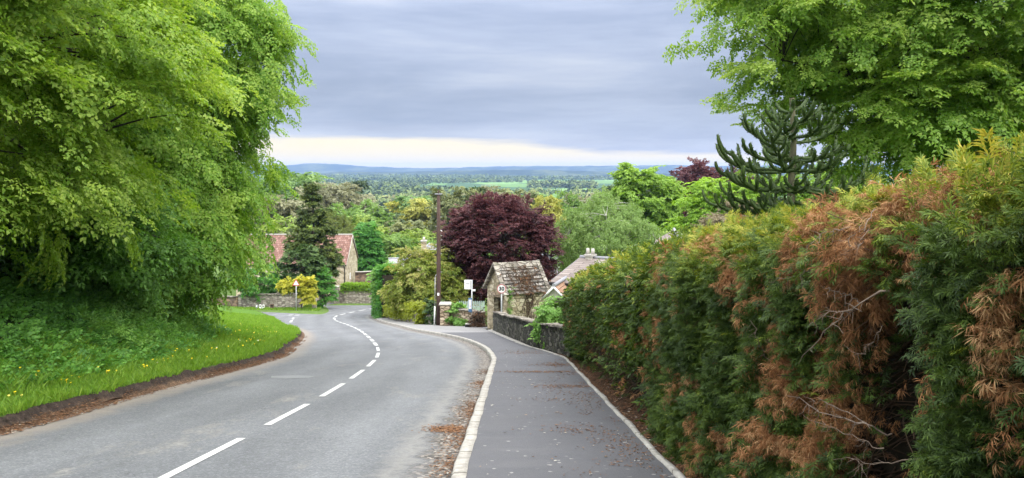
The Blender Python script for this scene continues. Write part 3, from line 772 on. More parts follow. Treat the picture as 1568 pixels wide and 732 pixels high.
O = np.stack([xv, yv, H(yv)+bank(uv_, yv) + .08 + .34*r.random(len(xv))*(cl-.3)*2], 1); a = r.uniform(0, 2*PI, len(xv))
V, Q, T = place(SMALL, O, np.stack([np.cos(a)*.6, np.sin(a)*.6, r.uniform(.3, 1.2, len(xv))], 1), np.stack([r.normal(size=len(xv))*.4+.3, r.normal(size=len(xv))*.4-.3, np.ones(len(xv))], 1), r.uniform(.18, .36, len(xv)), .26, .10, r, r.uniform(.3, 1, len(xv)))
tag(npmesh('tall_weeds', V, Q, 'leaf_elder', None, T), 'paler taller weeds in loose clumps on the shaded slope', 'weeds', kind='stuff')
# long pale grass streaks on the slope
n = 16000; yv = 9 + r.random(n)*22; uv_ = wgrass(yv) + r.random(n)*3.6 - .3; k_ = fbm(np.stack([yv*.35, uv_*.5, yv*0], 1), 55) > .50 - .1*smooth(14, 24, yv); yv, uv_ = yv[k_], uv_[k_]
blades('slope_grass', xg(yv)-uv_, yv, H(yv)+bank(uv_, yv)+.02, r.uniform(.10, .24, len(yv)), r.uniform(.008, .015, len(yv)), 'grass_blade', r, .5, r.uniform(0, .55, len(yv)))
tag(bpy.data.objects['slope_grass'], 'longer grass tufts growing up the shaded slope', 'long grass')
# far verge grass
n = 26000; t1 = r.random(n); yv = 76 + r.random(n)*22; xv = -18.6 - (yv-75)*.22 - r.random(n)*(3 + (yv-76)*1.3)
k_ = xv > -27.5 - (yv-84)*3; k_ &= ~((yv < 84) & (xv < -18.5-(yv-75)*.94+.3)); xv, yv = xv[k_], yv[k_]
blades('junction_grass', xv, yv, H(yv)+.13, r.uniform(.10, .26, len(yv)), np.full(len(yv), .07), 'grass_blade', r, .4)
tag(bpy.data.objects['junction_grass'], 'bright grass on the far verge of the junction below the stone wall', 'grass')
# leaf and needle litter
def flakes(n, fx, fy, sz, zoff):
    x, y = fx, fy; n = len(x); a = r.uniform(0, 2*PI, n); L = sz*r.uniform(.5, 1.5, n)*(1+y*.03); W = L*r.uniform(.18, .6, n)
    d = np.stack([np.cos(a)*L, np.sin(a)*L, np.zeros(n)], 1)/2; s = np.stack([-np.sin(a)*W, np.cos(a)*W, r.normal(size=n)*.002], 1)/2
    def z(px_, py_): return H(py_) + zoff
    p = np.stack([x, y, np.zeros(n)], 1); V = np.stack([p-d, p+s, p+d, p-s], 1).reshape(-1, 3)
    zo = np.repeat(zoff if isinstance(zoff, np.ndarray) else np.full(n, zoff), 4)
    V[:, 2] += H(V[:, 1]) + zo + np.tile([0, .004, 0, .004], n); return V
parts = []; tin = []
def addf(x, y, sz, zo, t0=.45, tv=.22):
    x = np.asarray(x, float); y = np.asarray(y, float); parts.append(flakes(0, x, y, sz, zo)); tin.append(np.clip(t0 + r.normal(size=len(x))*tv, 0, 1))
n = 9000; y = 4 + r.random(n)**1.3*21; d = np.abs(r.normal(size=n))*.11; k_ = fbm(np.stack([y*.9, y*0, y*0], 1), 61) + r.random(n)*.35 > .84; y, d = y[k_], d[k_]
addf(xk(y)-.02-d, y, .026, .008, .5)                                     # kerb gutter
n = 700; addf(-.75 + r.normal(size=n)*.13, 9.2 + r.normal(size=n)*.14, .03, .01, .58, .15)
n = 14000; y = 4 + r.random(n)**1.3*30; u = r.random(n)*.34 - .14; k_ = fbm(np.stack([y*.7, u*2, y*0], 1), 62) + r.random(n)*.4 > .60 + .25*smooth(11, 20, y); y, u = y[k_], u[k_]
addf(xg(y)-u, y, .034, np.asarray(bank(u, y)+.012), .48)                  # left soil edge
n = 11000; y = 3 + r.random(n)**1.2*18; d = r.random(n)*.5; addf(xe(y)+.07+d, y, .030, .10+.05*d, .42, .25)   # under hedge
n = 2600; y = 5.5 + r.random(n)**1.1*14; d = np.abs(r.normal(size=n))*.42; k_ = fbm(np.stack([y*1.6, d*3, y*0], 1), 63) > .53; y, d = y[k_], d[k_]
addf(xe(y)-.04-d, y, .022, .108, .55, .2)
for cx, cy, sx, sy, n in ((.55, 15.6, .45, .12, 500), (.92, 12.9, .3, .16, 420), (.75, 8.6, .22, .2, 170), (.95, 17.3, .25, .3, 420), (.6, 11.2, .3, .1, 60), (1.15, 7.6, .1, .3, 120), (.35, 21.5, .3, .5, 300)):
    addf(cx+r.normal(size=n)*sx, cy+r.normal(size=n)*sy, .024, .107, .6, .12)
n = 110; addf(-.3+r.random(n)*1.5, 5.5+r.random(n)**1.4*18, .03, .108, .98, .03)   # pale specks
V = np.concatenate(parts)
V2 = V.reshape(-1, 4, 3)
tag(npmesh('leaf_litter', V, np.arange(len(V)).reshape(-1, 4), 'litter', None, np.concatenate(tin)), 'orange brown dead needles and leaves lying along the kerbs and hedge foot', 'leaf litter', kind='stuff')
# =================================================================== CONIFER HEDGE
def hedge():
    r = np.random.default_rng(51)
    FX = 1.53
    def hz(y): return H(y)
    blobs = []   # (Y, h, ry, rh, strength)
    for px, py, rx, ry, s in ((1215, 345, 46, 60, 1.05), (1260, 400, 62, 110, 1.25), (1215, 520, 60, 110, 1.15), (1240, 640, 70, 110, 1.1), (1300, 440, 70, 110, 1.0), (1320, 600, 60, 150, .95),
                              (1330, 345, 40, 45, .7), (1440, 500, 30, 34, .9), (1445, 590, 40, 70, .7), (1525, 690, 34, 46, 1.1), (1290, 300, 50, 26, .7),
                              (1340, 280, 40, 24, .6), (1440, 245, 50, 18, .5), (1085, 560, 26, 60, .7), (990, 500, 14, 55, .85), (962, 520, 8, 30, .6), (1000, 440, 16, 40, .6), (1105, 650, 26, 50, .6),
                              (1080, 480, 24, 26, .6), (1040, 385, 20, 12, .7), (925, 430, 10, 14, .6), (1120, 440, 30, 40, .5), (1360, 270, 40, 30, .5), (1500, 420, 30, 60, .45), (1430, 380, 24, 40, .45)):
        Y = FX*F/(px-CX); h = (HY-py)/F*Y + float(_dep(Y)); dy = abs(Y - FX*F/(px+rx-CX)); dh = ry/F*Y
        blobs.append((Y, h, dy, dh, s))
    def brown(y, h):
        b = np.zeros_like(y)
        for Y, hh, dy, dh, s in blobs: b = np.maximum(b, s*np.exp(-((y-Y)/dy)**2*.8 - ((h-hh)/dh)**2*.8))
        return b
    # the dark hollow
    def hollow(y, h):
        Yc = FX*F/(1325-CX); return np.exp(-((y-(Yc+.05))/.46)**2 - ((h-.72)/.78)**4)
    TOP = 2.05; DEP = 1.55
    def tf(y): return -.075 + .075*smooth(2.8, 8.5, y)
    def bulge(y, h):
        ph = y/.78 + .35*np.sin(y*1.1) + .25*np.sin(h*2.1+y)
        c = np.abs(np.sin(PI*ph)); 
        p = np.stack([y*1.7, h*1.5, y*0], -1).reshape(-1, 3)
        nz = fbm(p, 71, 3).reshape(y.shape)
        b = .27*(c**.6 - .65) + .30*(nz-.5)
        b = b - .16*smooth(.55, .0, h)*smooth(7, 12, y) - .05
        b = b - .34*hollow(y, h)
        return b
    root = thing('conifer_hedge', 'tall clipped conifer hedge with large dead brown patches beside the pavement', 'hedge', (FX+.7, 11, float(H(11))))
    def surf(n, y0, y1, part):
        if part == 'face':
            y = r.uniform(y0, y1, n); h = r.uniform(.05, TOP, n)
            x = FX - bulge(y, h) + .25*smooth(TOP-.35, TOP, h)**2
            O = np.stack([x, y, hz(y)+h*(1+tf(y)/TOP)], 1); N = np.tile([-1., 0, .12], (n, 1)); N[:, 2] += .9*smooth(TOP-.3, TOP, h)
        elif part == 'top':
            y = r.uniform(y0, y1, n); d = r.uniform(.1, DEP, n); 
            nz = fbm(np.stack([y*2.2, d*2.2, y*0], 1), 73)
            h = TOP + .24*(nz-.5) + .01 - .1*smooth(.3, .0, d)
            O = np.stack([FX+d, y, hz(y)+h+tf(y)], 1); N = np.tile([-.25, 0, 1.], (n, 1))
        else:
            d = r.uniform(0, DEP, n); h = r.uniform(.05, TOP, n); y = y1 + .12*(fbm(np.stack([d*3, h*3, d*0], 1), 74)-.5) - .2*smooth(.4, 0, d)
            O = np.stack([FX+d, y, hz(np.full(n, y1))+h], 1); N = np.tile([-.1, 1., .1], (n, 1))
        return O, N, y, h
    GV, GT, DV, DT, TV = [], [], [], [], []
    for part, y0, y1, n, s, tm in (('face', 1.2, 4.6, 22000, .066, FERN), ('face', 4.6, 8.5, 17000, .084, FERN), ('face', 8.5, 20.6, 21000, .14, FERN2),
                                   ('top', 1.2, 8, 11000, .082, FERN), ('top', 8, 20.6, 8000, .15, FERN2), ('end', 0, 20.6, 1600, .2, FERN2), ('back', 0, 0, 0, 0, None)):
        if n == 0: continue
        O, N, y, h = surf(n, y0, y1, part)
        O = O + N*r.normal(size=(n, 1))*.035 - N*(r.random((n, 1))**2)*.16
        bz = brown(y, h) if part != 'end' else np.zeros(n)
        patch = fbm(np.stack([y*2.6, h*2.6, O[:, 0]*2], 1), 75, 3)
        small = fbm(np.stack([y*7, h*7, O[:, 0]*5], 1), 76, 2)
        isb = (bz*.80 + (patch-.5)*2.0 + (small-.5)*2.6) > .53 + (.1 if part == 'face' else .12)
        isb |= (small > .74) & (r.random(n) < .6)
        hol = hollow(y, h) if part == 'face' else np.zeros(n)
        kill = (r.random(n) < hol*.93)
        bare = smooth(1.30, .75, h + (fbm(np.stack([y*1.3, h*0, y*0], 1), 88)-.5)*.9)*smooth(7, 9.5, y)*(1-.45*smooth(15, 19, y))*.97 if part == 'face' else np.zeros(n)
        gap = np.clip((-.07 - bulge(y, h))*10, 0, 1.1) if part == 'face' else np.zeros(n)
        kill |= r.random(n) < bare; kill |= (r.random(n) < gap*.75)
        T1 = norm(np.cross(N, [0, 0, 1.]) + 1e-6); 
        X = N*r.uniform(.35, .95, (n, 1)) + T1*r.normal(size=(n, 1))*.55 + np.stack([0*y, 0*y, r.normal(size=n)*.45 + .05], 1)
        U = np.stack([-.35+r.normal(size=n)*.35, r.normal(size=n)*.5, np.ones(n)*.9], 1)
        S = s*np.exp(np.clip(r.normal(size=n), -2, 1.3)*.28)
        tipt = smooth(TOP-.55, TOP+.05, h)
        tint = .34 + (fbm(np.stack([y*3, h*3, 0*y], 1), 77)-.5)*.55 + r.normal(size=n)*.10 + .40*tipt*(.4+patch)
        g = ~isb & ~kill; d = isb & ~kill
        V, _, T = place(tm, O[g], X[g], U[g], S[g], .36, .062 if tm is FERN else .12, r, np.clip(tint[g], 0, 1), .10); GV.append(V); GT.append(T)
        Xd = X[d]*1.; Xd[:, 2] -= .55
        V, _, T = place(STRAND, np.repeat(O[d], 2, 0), np.repeat(Xd, 2, 0)+r.normal(size=(2*d.sum(), 3))*.3, np.repeat(U[d], 2, 0), np.repeat(S[d], 2)*(1.0 if tm is FERN else .8), .52, .038 if tm is FERN else .07, r, np.repeat(np.clip(.52+(small[d]-.5)*1.1+r.normal(size=d.sum())*.12 - .2*hol[d], 0, 1), 2), .14); DV.append(V); DT.append(T)
    V = np.concatenate(GV); npmesh('foliage', V, np.arange(len(V)).reshape(-1, 4), 'hedge_spray', root, np.concatenate(GT))
    V = np.concatenate(DV); o = npmesh('dead_foliage', V, np.arange(len(V)).reshape(-1, 4), 'hedge_dead', root, np.concatenate(DT)); o['label'] = 'dead rust brown sprays in the hedge face'
    # dense dark inner growth
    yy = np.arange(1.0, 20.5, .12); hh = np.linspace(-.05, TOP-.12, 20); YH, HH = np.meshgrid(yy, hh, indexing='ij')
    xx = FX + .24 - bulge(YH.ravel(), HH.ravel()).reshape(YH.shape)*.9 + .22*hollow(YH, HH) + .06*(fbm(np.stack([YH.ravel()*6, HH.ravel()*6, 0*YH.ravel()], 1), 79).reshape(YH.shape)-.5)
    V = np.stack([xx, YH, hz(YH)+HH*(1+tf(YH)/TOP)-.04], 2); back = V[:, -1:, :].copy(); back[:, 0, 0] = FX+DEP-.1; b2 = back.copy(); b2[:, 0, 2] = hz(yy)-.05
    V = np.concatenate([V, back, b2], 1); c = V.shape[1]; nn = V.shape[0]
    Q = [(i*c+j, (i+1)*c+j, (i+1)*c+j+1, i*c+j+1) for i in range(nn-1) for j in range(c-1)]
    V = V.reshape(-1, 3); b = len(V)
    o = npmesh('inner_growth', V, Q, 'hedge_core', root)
    # twigs: fine tangle in the hollow and bare lower parts
    segs = []
    for k in range(5300):
        if k < 1900:
            y = r.normal()*.42 + FX*F/(1318-CX) + .05; h = r.uniform(.08, 1.75)
        elif k < 3900: y = r.uniform(7.5, 19.3); h = r.uniform(.02, 1.15)*(1 if y > 9.5 else .6)
        else: y = r.uniform(3.5, 20.); h = r.uniform(.1, 1.9)
        x = FX + .28 - float(bulge(np.array([y]), np.array([h]))[0])*.9 + .22*float(hollow(np.array([y]), np.array([h]))[0])
        p = np.array([x + .02, y, float(H(y))+h]); L = r.uniform(.15, .42)
        d = np.array([-r.uniform(.3, 1), r.normal()*.7, r.uniform(-.7, .45)]); d /= np.linalg.norm(d)
        e = p + d*L; mid = (p+e)/2 + r.normal(size=3)*.035 + [0, 0, .03]
        segs.append((bez(p, mid, e, 4), np.linspace(.0045, .0016, 4)*(1+y*.06)))
    V, Q = tubes_np(segs, 3); npmesh('twigs', V, Q, 'twig_brown', root, np.repeat(r.uniform(0, .8, len(segs)), 9))
    # pale dead branches standing out of the brown patch (photo positions, given depth)
    def hp(px, py, out=.0):
        Y = (FX - out)*F/(px-CX); return np.array([FX-out, Y, (HY-py)/F*Y])
    for pts, r0 in (([(1362, 440, .0), (1322, 465, .1), (1290, 483, .14), (1258, 512, .16), (1222, 560, .18)], 0.0065), ([(1318, 462, .05), (1290, 448, .1), (1262, 440, .14)], .005),
                    ([(1300, 478, .1), (1270, 476, .15), (1240, 500, .17)], .004), ([(1310, 348, .0), (1270, 352, .1), (1232, 378, .16)], .005), ([(1262, 405, .1), (1225, 418, .14), (1178, 432, .17)], .005),
                    ([(1366, 668, -.05), (1330, 650, .05), (1280, 640, .1), (1208, 604, .15)], .0065), ([(1330, 650, .02), (1280, 622, .1), (1240, 612, .13)], .004), ([(1350, 690, .0), (1300, 664, .1), (1230, 636, .13)], .004),
                    ([(1318, 345, 0), (1300, 372, .08), (1290, 400, .1)], .004), ([(1352, 500, .0), (1330, 530, .05), (1310, 548, .1)], .003), ([(1338, 320, 0), (1326, 350, .07), (1318, 382, .1)], .0045),
                    ([(1400, 700, .0), (1340, 712, .08), (1280, 700, .12)], .004), ([(1180, 560, .0), (1160, 520, .08), (1150, 490, .1)], .004)):
        c = np.array([hp(*p) for p in pts]); tt = np.linspace(0, len(c)-1, 14); 
        c2 = np.stack([np.interp(tt, np.arange(len(c)), c[:, i]) for i in range(3)], 1) + r.normal(size=(14, 3))*.006
        sg = [(c2, np.linspace(r0, r0*.3, 14))]
        for k in range(12):
            i = r.integers(3, 13); e = c2[i] + np.array([-r.uniform(0, .04), r.normal()*.05, -r.uniform(-.02, .07)]); sg.append((bez(c2[i], (c2[i]+e)/2+r.normal(size=3)*.01, e, 4), np.linspace(r0*.4, r0*.15, 4)))
        V, Q = tubes_np([(p_ + r.normal(size=p_.shape)*.0025, q_*.6*r.uniform(.7, 1.3, len(q_))) for p_, q_ in sg], 5); npmesh('dead_branch', V, Q, 'dead_wood', root, smooth_=True)
    for k in range(24):
        y = 2.0 + k*.79 + r.normal()*.07
        if 2.9 < y < 4.1: continue
        x = FX + .30 + r.normal()*.04 + (.1 if y > 8 else 0); z = float(H(y))
        pts = np.array([[x, y, z-.05], [x+.03*r.normal(), y+.03*r.normal(), z+.7], [x+.08, y, z+1.6]]); V, Q = tubes_np([(pts, [.045, .036, .02])], 7)
        npmesh('stem', V, Q, 'bark_dark', root, smooth_=True)
    for k in range(1): pass
hedge()

# =================================================================== NEAR TREES
def lk(zmax):      # thin the part of the crown high above
    return lambda p, r: not (p[2] > zmax and r.random() < .6)
bA = (-12.6, 13.0, Gs(-12.6, 13.0))
lobA = [(-11.6, 12.5, 4.2, 4.4, 4.8, 4.8), (-9.8, 12.0, 1.1, 2.4, 2.8, 2.0), (-10.0, 9.2, 2.0, 2.8, 2.8, 2.6), (-9.2, 15.2, 1.6, 2.5, 2.8, 2.6), (-8.6, 13.5, 3.6, 2.5, 3.0, 2.6), (-12.5, 8.5, .8, 2.6, 2.6, 2.2), (-10.5, 17.5, 3.4, 3.0, 2.6, 3.2), (-7.9, 9.4, 3.4, 1.5, 1.8, 1.6)]
tree('beech_tree', 'large lime green beech tree overhanging the near left bank', 'tree', bA, (-12.3, 13, 8.5), .36,
     dict(lobes=lobA, n_pads=360, n_sp=28, pad_r=.95, spray_s=.60, leafL=.128, leafW=.078, tm=BEECH, droop=.45, inner=.2, tint0=.72, tdir=.16, keep=lk(5.5)), 'leaf_beech_lime', 'bark_dark', n_limb=14, seed=101, low=.25)
bB = (-13.2, 23.5, Gs(-13.2, 23.5))
lobB = [(-12.6, 24.0, 3.0, 4.3, 4.6, 4.6), (-10.2, 24.3, 4.3, 2.7, 3.0, 2.8), (-10.5, 23.5, .0, 2.5, 3.0, 2.3), (-10.2, 23.2, -1.7, 1.9, 2.3, 1.2), (-11.1, 22.6, -3.0, 1.8, 1.8, .9), (-10.6, 26.0, 1.2, 2.3, 2.6, 2.8),
        (-8.7, 24.2, 3.1, 1.2, 1.5, 1.5), (-11.1, 26.6, -2.0, 1.8, 2.2, 1.3), (-12.9, 20.0, 2.0, 2.8, 2.4, 3.2), (-9.8, 23.8, .6, 1.0, 1.3, .8), (-8.3, 24, 4.9, .9, 1.1, .45), (-8.2, 24.3, 2.0, .7, 1.0, .35), (-8.9, 24, -.9, .8, 1.0, .4)]
tree('beech_tree', 'tall drooping mid green beech tree whose crown edges the sky, leaning over the bank', 'tree', bB, (-12.6, 23.8, 8.0), .38,
     dict(lobes=lobB, n_pads=440, n_sp=21, pad_r=1.0, spray_s=.66, leafL=.15, leafW=.088, tm=BEECH, droop=.75, inner=.2, tint0=.66, tdir=.2, hang=.25, keep=lk(6.5)), 'leaf_beech_green', 'bark_dark', n_limb=16, seed=102, low=.2)
bE = (-10.6, 17.6, Gs(-10.6, 17.6))
lobE = [(-10.2, 17.8, -1.2, 1.5, 1.8, .8), (-9.6, 18.8, -1.9, 1.1, 1.5, .6), (-10.0, 20.8, -2.5, 1.0, 1.4, .6), (-11.6, 16.0, -.9, 1.4, 1.8, .7)]
tree('elder_shrub', 'blue green elder shrub under the beech boughs on the bank', 'shrub', bE, (-10.2, 17.6, -1.4), .09,
     dict(lobes=lobE, n_pads=150, n_sp=17, pad_r=.6, spray_s=.5, leafL=.22, leafW=.11, tm=SMALL, droop=.4, inner=.2, tint0=.5), 'leaf_elder', 'bark_dark', n_limb=9, seed=103, low=.05)
bL = (-13.6, 12.4, Gs(-13.6, 12.4))
tree('laurel_bush', 'dark laurel bush in deep shade behind the beech at the back of the bank', 'bush', (-12.0, 14.5, Gs(-12, 14.5)), (-12, 14.6, .2), .08,
     dict(lobes=[(-12.3, 15.5, -.9, 2.2, 4.2, 1.5), (-12.5, 10.2, .0, 2.0, 3.0, 1.3), (-13., 21, -2.0, 2.2, 3.4, 2.0)], n_pads=110, n_sp=15, pad_r=.8, spray_s=.6, leafL=.2, leafW=.11, tm=SMALL, droop=.3, inner=.15, tint0=.4), 'leaf_dark', 'bark_dark', n_limb=8, seed=104, low=.05)
# bough that pokes out against the sky on the left is covered by lobB; right-hand beech
bR = (14.6, 24.0, float(H(24)))
KR = 1.455
lobR = [tuple(q*KR for q in l) for l in ((9.8, 16.5, 5.2, 4.2, 4.6, 3.6), (7.2, 15.8, 3.3, 2.0, 2.3, 1.2), (8.2, 16.0, 1.4, 1.8, 2.1, .9), (11.5, 15.5, 2.4, 2.9, 2.7, 1.7), (9.4, 16.2, .9, 1.8, 2.0, .7), (5.1, 16.0, 3.7, 1.1, 1.4, .6), (5.9, 16.3, 2.1, .9, 1.2, .4), (5.9, 16.3, 1.15, .8, 1.1, .3), (9.9, 15.0, 3.6, 2.9, 2.0, 1.4), (13.5, 15, 4.0, 3, 3, 3), (7.6, 17.0, .55, .9, 1.2, .3))]
tree('beech_tree', 'bright green beech tree with tiered boughs behind the monkey puzzle and hedge', 'tree', bR, (14.8, 24.2, 11.), .5,
     dict(lobes=lobR, n_pads=540, n_sp=22, pad_r=1.15, spray_s=.66, leafL=.16, leafW=.095, tm=BEECH, droop=.35, inner=.22, flat=.10, tint0=.64, tdir=.15, keep=lk(6.8)), 'leaf_right', 'bark_dark', n_limb=18, seed=105, low=.3, twig_r=.007)

# monkey puzzle
def monkey():
    r = np.random.default_rng(61); D = 18.5
    bx, by = PX(1213, D), D; z0 = float(H(D)); ztop = PZ(150, D)
    root = thing('monkey_puzzle_tree', 'spiky monkey puzzle tree with upcurved ropelike branches above the hedge', 'tree', (bx, by, z0))
    zt = np.linspace(z0-.3, ztop, 12); tr = np.stack([bx+.03*np.sin(zt*2), by+0*zt, zt], 1)
    V, Q = tubes_np([(tr, np.linspace(.15, .06, 12))], 10); npmesh('trunk', V, Q, 'bark_puzzle', root, smooth_=True)
    segs = []; k_ = D/F
    def rope(p0, d, L, curl, rad):
        n = 9; p = np.array(p0, float); d = np.array(d, float); d /= np.linalg.norm(d); pts = [p.copy()]
        for i in range(n-1):
            t_ = i/(n-1); d = d + np.array([0, 0, curl*(t_*1.5-.12)])*.42 + r.normal(size=3)*.03; d /= np.linalg.norm(d); p = p + d*L/(n-1); pts.append(p.copy())
        pts = np.array(pts); segs.append((pts, np.concatenate([np.linspace(rad*.75, rad, n-1), [rad*.6]]))); return pts
    tiers = [(170, 34, 3, .4), (194, 62, 4, .25), (218, 84, 5, .1), (242, 100, 5, -.02), (262, 108, 6, -.08), (284, 112, 7, -.2), (304, 95, 5, -.3), (320, 80, 3, -.3)]
    for ti, (py, reach, n, sl) in enumerate(tiers):
        z = PZ(py, D); off = r.uniform(0, 2*PI)
        for k in range(n):
            a = off + 2*PI*k/n + r.normal()*.15; L = reach*k_*r.uniform(.68, 1.14)
            pts = rope((bx, by, z+r.normal()*.06), (math.cos(a), math.sin(a), sl), L, .62, .050)
            ns = 0 if L < .8 else (2 if L < 1.2 else 5)
            for j in range(ns):
                i = min(7, 3 + j); side = 1 if j % 2 else -1
                dd = norm(pts[i]-pts[i-1]); s = np.cross(dd, [0, 0, 1]); rope(pts[i], dd*.7 + s*side*.8 + np.array([0, 0, .1]), L*r.uniform(.28, .45), 1.0, .043)
    # the low side branch that reaches out to the left
    for (a0, py0, L0) in ((PI*1.02, 330, 118), (PI*.97, 322, 100)):
        pts = rope((bx, by, PZ(py0, D)), (math.cos(a0), math.sin(a0)*.3, .05), L0*k_, .25, .05)
        for j in range(7):
            i = 3 + j % 6; dd = norm(pts[i]-pts[i-1]); s = np.cross(dd, [0, 0, 1]); rope(pts[i], dd*.8 + s*(1 if j % 2 else -1)*.6 + np.array([0, 0, .15]), r.uniform(.35, .6), 1.4, .036)
    V, Q = tubes_np(segs, 7); npmesh('branches', V, Q, 'puzzle_scale', root, r.uniform(0, .5, len(Q)))
    # scales: little stiff blades around each rope
    P_, D_, N_ = [], [], []
    for pts, rad in segs:
        ln = np.linalg.norm(np.diff(pts, axis=0), axis=1).sum(); m_ = int(ln/.014); t_ = r.uniform(0, len(pts)-1.01, m_); i = t_.astype(int); f = (t_-i)[:, None]
        p = pts[i]*(1-f) + pts[i+1]*f; d = norm(pts[i+1]-pts[i]); a = r.normal(size=(m_, 3)); a = norm(a - d*(a*d).sum(1, keepdims=True)); P_.append(p+a*.025); D_.append(d*.75+a*.85); N_.append(a)
    P_ = np.concatenate(P_); D_ = np.concatenate(D_); N_ = np.concatenate(N_); m_ = len(P_)
    V, Q = leaf_quads(P_, D_, N_, r.uniform(.05, .085, m_), np.full(m_, .03), .0); npmesh('leaves', V, Q, 'puzzle_scale', root, np.clip(r.normal(size=m_)*.22+.5, 0, 1))
monkey()
# =================================================================== BUILDINGS
def frame(cx, cy, z, rz):
    co, si = math.cos(rz), math.sin(rz)
    return lambda x, y, zz: Vector((cx + x*co - y*si, cy + x*si + y*co, z + zz))
def house(name, label, cat, cx, cy, z, rz, w, d, hw, hr, wall, tile, over=.25, chimneys=(), windows=(), group=None, ridge='lead_grey', drop=1.5, verge=None, gutter=True, thick=.10):
    """ridge along local x; windows: (side, u, v, w, h, glass) side f/b/l/r"""
    root = thing(name, label, cat, (cx, cy, z), group); T = frame(cx, cy, z, rz)
    m = MB(); X, Y = w/2, d/2
    for s in (-1, 1):
        m.poly([T(-X*-s, s*Y, -drop), T(X*-s, s*Y, -drop), T(X*-s, s*Y, hw), T(-X*-s, s*Y, hw)], wall)
    m.poly([T(-X, Y, -drop), T(-X, -Y, -drop), T(-X, -Y, hw), T(-X, 0, hw+hr), T(-X, Y, hw)], wall)
    m.poly([T(X, -Y, -drop), T(X, Y, -drop), T(X, Y, hw), T(X, 0, hw+hr), T(X, -Y, hw)], wall)
    m.build('wall', root)
    m = MB(); e = over; k = hr/Y; sl = math.hypot(Y+e, hr*(Y+e)/Y); ez = hw - k*e; lift = .06
    for s in (-1, 1):
        pts = [T(-(X+e), s*(Y+e), ez+lift), T(X+e, s*(Y+e), ez+lift), T(X+e, 0, hw+hr+lift), T(-(X+e), 0, hw+hr+lift)]
        uv = [(0, 0), (w+2*e, 0), (w+2*e, sl), (0, sl)]
        if s > 0: pts = pts[::-1]; uv = uv[::-1]
        m.slab(pts, thick, tile, uv)
    roof = m.build('roof', root)
    m = MB(); m.tube([T(-(X+e), 0, hw+hr+lift+.03), T(X+e, 0, hw+hr+lift+.03)], .10, ridge, 8); m.build('ridge_tiles', roof)
    if verge:
        for s in (-1, 1):
            for q in (-1, 1):
                m = MB(); m.tube([T(s*(X+e+.02), q*(Y+e), ez), T(s*(X+e+.02), 0, hw+hr)], .06, verge, 4); m.build('verge_board', roof)
    if gutter:
        m = MB(); m.tube([T(-(X+e), -(Y+e)-.06, ez-.02), T(X+e, -(Y+e)-.06, ez-.02)], .06, 'black_plastic', 6); m.build('gutter', root)
    for (u, wd, hh, pots) in chimneys:
        m = MB(); c = T(u, 0, hw+hr+hh/2-.4); m.box(c, (wd, .5, hh+.8), wall, rz); c = T(u, 0, hw+hr+hh+.04); m.box(c, (wd+.14, .64, .1), 'concrete_pale', rz)
        ch = m.build('chimney', roof)
        for k_ in range(pots):
            q = T(u + (k_-(pots-1)/2)*.32, 0, 0); zz_ = z+hw+hr+hh+.09; m = MB(); m.tube([(q.x, q.y, zz_), (q.x, q.y, zz_+.34)], [.12, .09], 'pot_clay', 8); m.build('chimney_pot', ch)
    for (side, u, v, ww, wh, kind) in windows:
        fr = 'white_paint' if kind != 'door' else 'door_wood'; gl = 'window_glass' if kind != 'door' else 'door_wood'
        if side in 'fb':
            s = -1 if side == 'f' else 1; A = lambda a, o, c: T(a, s*(Y+o), c)
        else:
            s = -1 if side == 'l' else 1; A = lambda a, o, c: T(s*(X+o), a, c)
        m = MB(); b_ = .07
        for (a0, a1, c0, c1) in ((u-ww/2, u+ww/2, v, v+b_), (u-ww/2, u+ww/2, v+wh-b_, v+wh), (u-ww/2, u-ww/2+b_, v+b_, v+wh-b_), (u+ww/2-b_, u+ww/2, v+b_, v+wh-b_), (u-b_/2, u+b_/2, v+b_, v+wh-b_)):
            c = A((a0+a1)/2, .02, (c0+c1)/2); dx, dz = a1-a0, c1-c0
            m.box(c, (dx, .06, dz) if side in 'fb' else (.06, dx, dz), fr, rz)
        wn = m.build('window' if kind != 'door' else 'door', root); m = MB(); m.box(A(u, .0, v+wh/2), (ww-.04, .03, wh-.04) if side in 'fb' else (.03, ww-.04, wh-.04), gl, rz); m.build('pane' if kind != 'door' else 'panel', wn)
    return root, T

